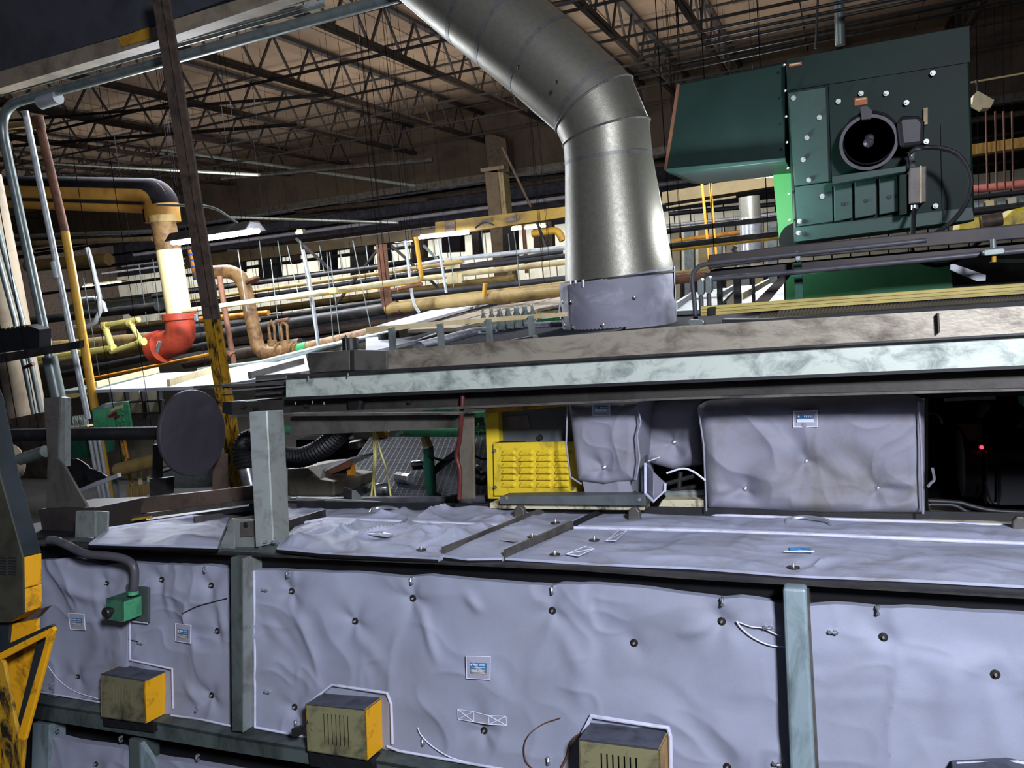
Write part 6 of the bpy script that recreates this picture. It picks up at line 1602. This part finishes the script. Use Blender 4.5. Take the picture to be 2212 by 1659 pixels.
for k, (a, b) in enumerate((((210, 1128), (556, 1082)), ((220, 1142), (556, 1096)))):
    MB().bar(P(*a, 2.75), P(*b, 2.75), .02, .02).build('dark_rail', BLACKR if k else GYST, None, ['steel rail under the brown channel', 'black rail lying along the lit gusset blanket'][k], 'rail')
for a, b in (((240, 1127), (250, 1125)), ((280, 1121), (324, 1115))):
    MB().px([a, b, (b[0], b[1] + 5), (a[0], a[1] + 5)], 2.73, .02).build('yellow_strip', YELP, None, 'small yellow strip under the brown channel' if a[0] < 260 else 'longer yellow strip under the brown channel', 'strip')

# ================================================================== SLATE AND YELLOW MACHINE COVER (near the camera)
YM = 1.55
t = thing('machine_cover', 'slate and yellow machine cover with vent slots at the frame edge', 'machine', P(40, 1660, YM))
MB().px([(-60, 800), (-34, 860), (-14, 960), (0, 1030), (49, 1204), (-60, 1204)], YM, .06).build('slate_side', SLATE, t, bevel=.003)
MB().px([(-60, 870), (-14, 962), (0, 1030), (49, 1204), (51, 1324), (20, 1345), (-60, 1345)], YM - .006, .006).build('olive_front', OLIVE, t, bevel=.002)
MB().px([(-60, 1205), (49, 1205), (50, 1272), (-60, 1272)], YM, .06).build('yellow_block', YELM, t, bevel=.003)
MB().px([(-60, 1274), (50, 1274), (51, 1324), (20, 1345), (-60, 1345)], YM, .06).build('yellow_block', YELM, t, bevel=.003)
for c_ in (0, 1):
    for k in range(7):
        x0 = -4 + c_ * 22; y = 1203 + k * 6
        MB().px([(x0, y), (x0 + 17, y + 1.5), (x0 + 17, y + 4), (x0, y + 2.5)], YM - .008, .004).build('vent_slot', BLACKR, t)
MB().px([(20, 1345), (52, 1324), (98, 1312), (76, 1336), (30, 1350)], YM + .055, .02).build('brown_underside', BRNST, t)
MB().px([(18, 1350), (78, 1338), (78, 1366), (16, 1392)], YM + .03, .012).build('yellow_lower_panel', YELM, t)
MB().px([(-60, 1345), (20, 1348), (15, 1400), (-60, 1440)], YM + .02, .012).build('dark_lower_panel', SLATE, t)
MB().px([(-60, 1400), (30, 1385), (86, 1380), (60, 1500), (36, 1600), (36, 1740), (-60, 1740)], YM + .05, .012).build('yellow_back_plate', YELM, t)
t = thing('triangle_guard', 'yellow triangular guard frame with open middle before the slate cover', 'guard', P(40, 1640, YM - .05))
o_ = [(-40, 1428), (112, 1354), (117, 1362), (52, 1600), (40, 1740), (-50, 1740)]
for k, q in enumerate(([(-40, 1430), (111, 1354), (98, 1376), (2, 1426), (-40, 1448)], [(111, 1354), (117, 1361), (53, 1600), (34, 1600), (96, 1390), (98, 1376)], [(2, 1426), (8, 1432), (38, 1590), (52, 1600), (40, 1740), (10, 1740), (-8, 1500), (-40, 1470), (-40, 1448)])):
    MB().px(q, YM - .03, .012).build('guard_bar', [YELM, YELM, YELB][k], t, bevel=.003)
MB().px([(-40, 1416), (108, 1350), (112, 1354), (-40, 1428)], YM - .034, .014).build('guard_edge', SLATE, t)
MB().px([(80, 1385), (96, 1378), (95, 1392), (36, 1598), (30, 1590)], YM + .0, .012).build('inner_edge', SLATE, t)

# ================================================================== MACHINES BETWEEN SLATE COVER AND DISC
use('W')
t = thing('control_box', 'green control box with red lamps and round buttons', 'control box', P(240, 925, 5.0))
MB().px([(228, 882), (275, 868), (286, 935), (233, 935)], 5.0, .02).build('button_panel', GREENB, t, bevel=.004)
MB().px([(199, 884), (229, 881), (234, 935), (204, 935)], 5.03, .2).build('box_side', GREENB, t)
MB().px([(199, 884), (224, 872), (275, 867), (228, 882)], 5.02, .05).build('box_top', COND, t)
for a in ((243, 897), (251, 892), (256, 899)):
    MB().lathe(P(*a, 4.99), (0, -1, 0), [(.013, 0), (.013, .03), (.008, .04), (.001, .042)], 12).build('red_lamp', mat('dim_red_lens', '#6d1f22', None, rough=.25), t, smooth=True)
for a in ((267, 894), (259, 909), (270, 908), (266, 884)):
    MB().lathe(P(*a, 4.99), (0, -1, 0), [(.014, 0), (.014, .015), (.010, .018), (.001, .018)], 14).build('round_button', GREENB, t, smooth=True)
for x0, y0 in ((236, 884), (246, 879), (256, 876)):
    MB().px([(x0, y0), (x0 + 8, y0 - 2), (x0 + 9, y0 + 5), (x0 + 1, y0 + 7)], 4.985, .01).build('legend_plate', CREAM, t)
pipe('lower_yellow_pole', 'yellow pole below the shaft in line with the standpipe', [(214, 925, 5.3), (240, 1075, 5.3)], 6, YELP, 'pole')
for k, x in enumerate((196, 206, 216)):
    pipe('lower_conduit', f'{ordn[k]} of three pale conduits running under the green control box', [(x - 6, 925, 5.25), (x + 22, 1085, 5.25)], 4, CONDL, 'conduit')
MB().px([(146, 950), (194, 944), (196, 988), (152, 992)], 5.6, .3).build('green_machine_box', GREEND, None, 'dark green box low behind the shaft bracket', 'box', bevel=.01)
MB().px([(138, 950), (147, 950), (147, 988), (142, 988)], 5.7, .05).build('lime_edge', LIME, None, 'lime strip on the edge of the low dark green box', 'strip')
bt = None
for k in range(8):
    c = P(156 + 4.6 * k, 922 - .6 * k, 6.2 + .1 * (k % 2))
    if bt is None:
        bt = MB().lathe(c, (0, 0, 1), [(.02, 0), (.022, .01), (.022, .07), (.009, .1), (.009, .12)], 8).build('glass_bottle', GLS, None, 'small glass bottle on the rail beyond the green control box', 'bottle', 'bottles on the rail by the control box', smooth=True); d0 = np.array(bt.location) - c
    else: copy_part(bt, None, c + d0)
MB().bar(P(150, 925, 6.3), P(195, 919, 6.3), .08, .02).build('bottle_rail', CREAM, None, 'cream rail carrying the small bottles', 'rail')
t = thing('black_tarp', 'black tarp with bright bar along its hem behind the shaft bracket', 'tarp', P(190, 1060, 4.2))
T = [P(140, 992, 4.2), P(165, 990, 4.2), P(185, 1005, 4.2), P(235, 1028, 4.2)]; Bm = [P(146, 1058, 4.2), P(172, 1056, 4.2), P(205, 1040, 4.2), P(236, 1031, 4.2)]
MODE_ = MODE
cloth(T, Bm, 40, 24, (0, -1, 0), pinched([], 131, .02, .02), (0, .01, 0)).build('sheet', RUB, t, smooth=True)
MB().bar(P(172, 1060, 4.15), P(258, 1026, 4.15), .03, .03).build('hem_bar', WHT, t)
pipe('tan_duct', 'tan round duct under the dark disc beside the yellow pole', [(255, 1015, 5.0), (350, 990, 5.0)], 15, TANP, 'duct')
for k, (a, b, r, m2, lab) in enumerate((((262, 950), (285, 1050), 4, YELB, 'yellow and black striped stanchion beyond the pole'), ((268, 945), (276, 990), 3, ORAN, 'short orange stanchion by the striped one'), ((300, 1015), (306, 1070), 5, CREAM, 'cream stanchion below the tan round duct'), ((246, 1030), (252, 1085), 8, COND, 'grey stanchion beside the lower conduits'), ((318, 1010), (322, 1040), 4, CREAM, 'second cream stanchion nearer the disc'))):
    pipe('stanchion', lab, [(*a, 5.4), (*b, 5.4)], r, m2, 'post')
for k in range(3):
    MB().px([(272 + 13 * k, 1054 - 2 * k), (283 + 13 * k, 1052 - 2 * k), (284 + 13 * k, 1076 - 2 * k), (273 + 13 * k, 1078 - 2 * k)], 4.8, .08).build('brass_block', TANP, None, f'{ordn[k]} brass-coloured block in the row below the dark disc', 'block', bevel=.006)
MB().px([(340, 1012), (490, 990), (492, 1052), (338, 1056)], 5.2, .2).build('speckled_board', mat('speckled_grey_panel', '#6f7674', '#565c5b', .4, 30), None, 'speckled grey panel behind the lower rim of the disc', 'panel')
MB().bar(P(345, 1018, 5.1), P(480, 970, 5.1), .03, .02).build('bright_bar', WHT, None, 'bright bar slanting behind the dark disc', 'bar')
MB().px([(20, 905), (95, 890), (95, 930), (30, 935)], 5.0, .3).build('brown_trough', BRNST, None, 'brown trough next to the foot of the round column', 'trough')
pipe('grey_pipe_stub', 'grey pipe stub entering behind the shaft bracket', [(44, 992, 3.6), (98, 975, 3.6)], 13, COND)
t = thing('tan_bowl', 'tan curved bowl edge below the grey pipe stub', 'bowl', P(70, 1040, 4.2))
MB().lathe(P(20, 1000, 4.2), (.2, -1, .1), [(.16, 0), (.17, .02), (.10, .1), (.02, .12)], 28).build('bowl', CREAMC, t, smooth=True)
MB().px([(-60, 940), (330, 930), (330, 1130), (-60, 1150)], 8.5, .2).build('dim_partition', mat('dim_partition_paint', '#5d5749', '#38342f', .5, 3), None, 'dim partition behind the machines under the shaft', 'partition')
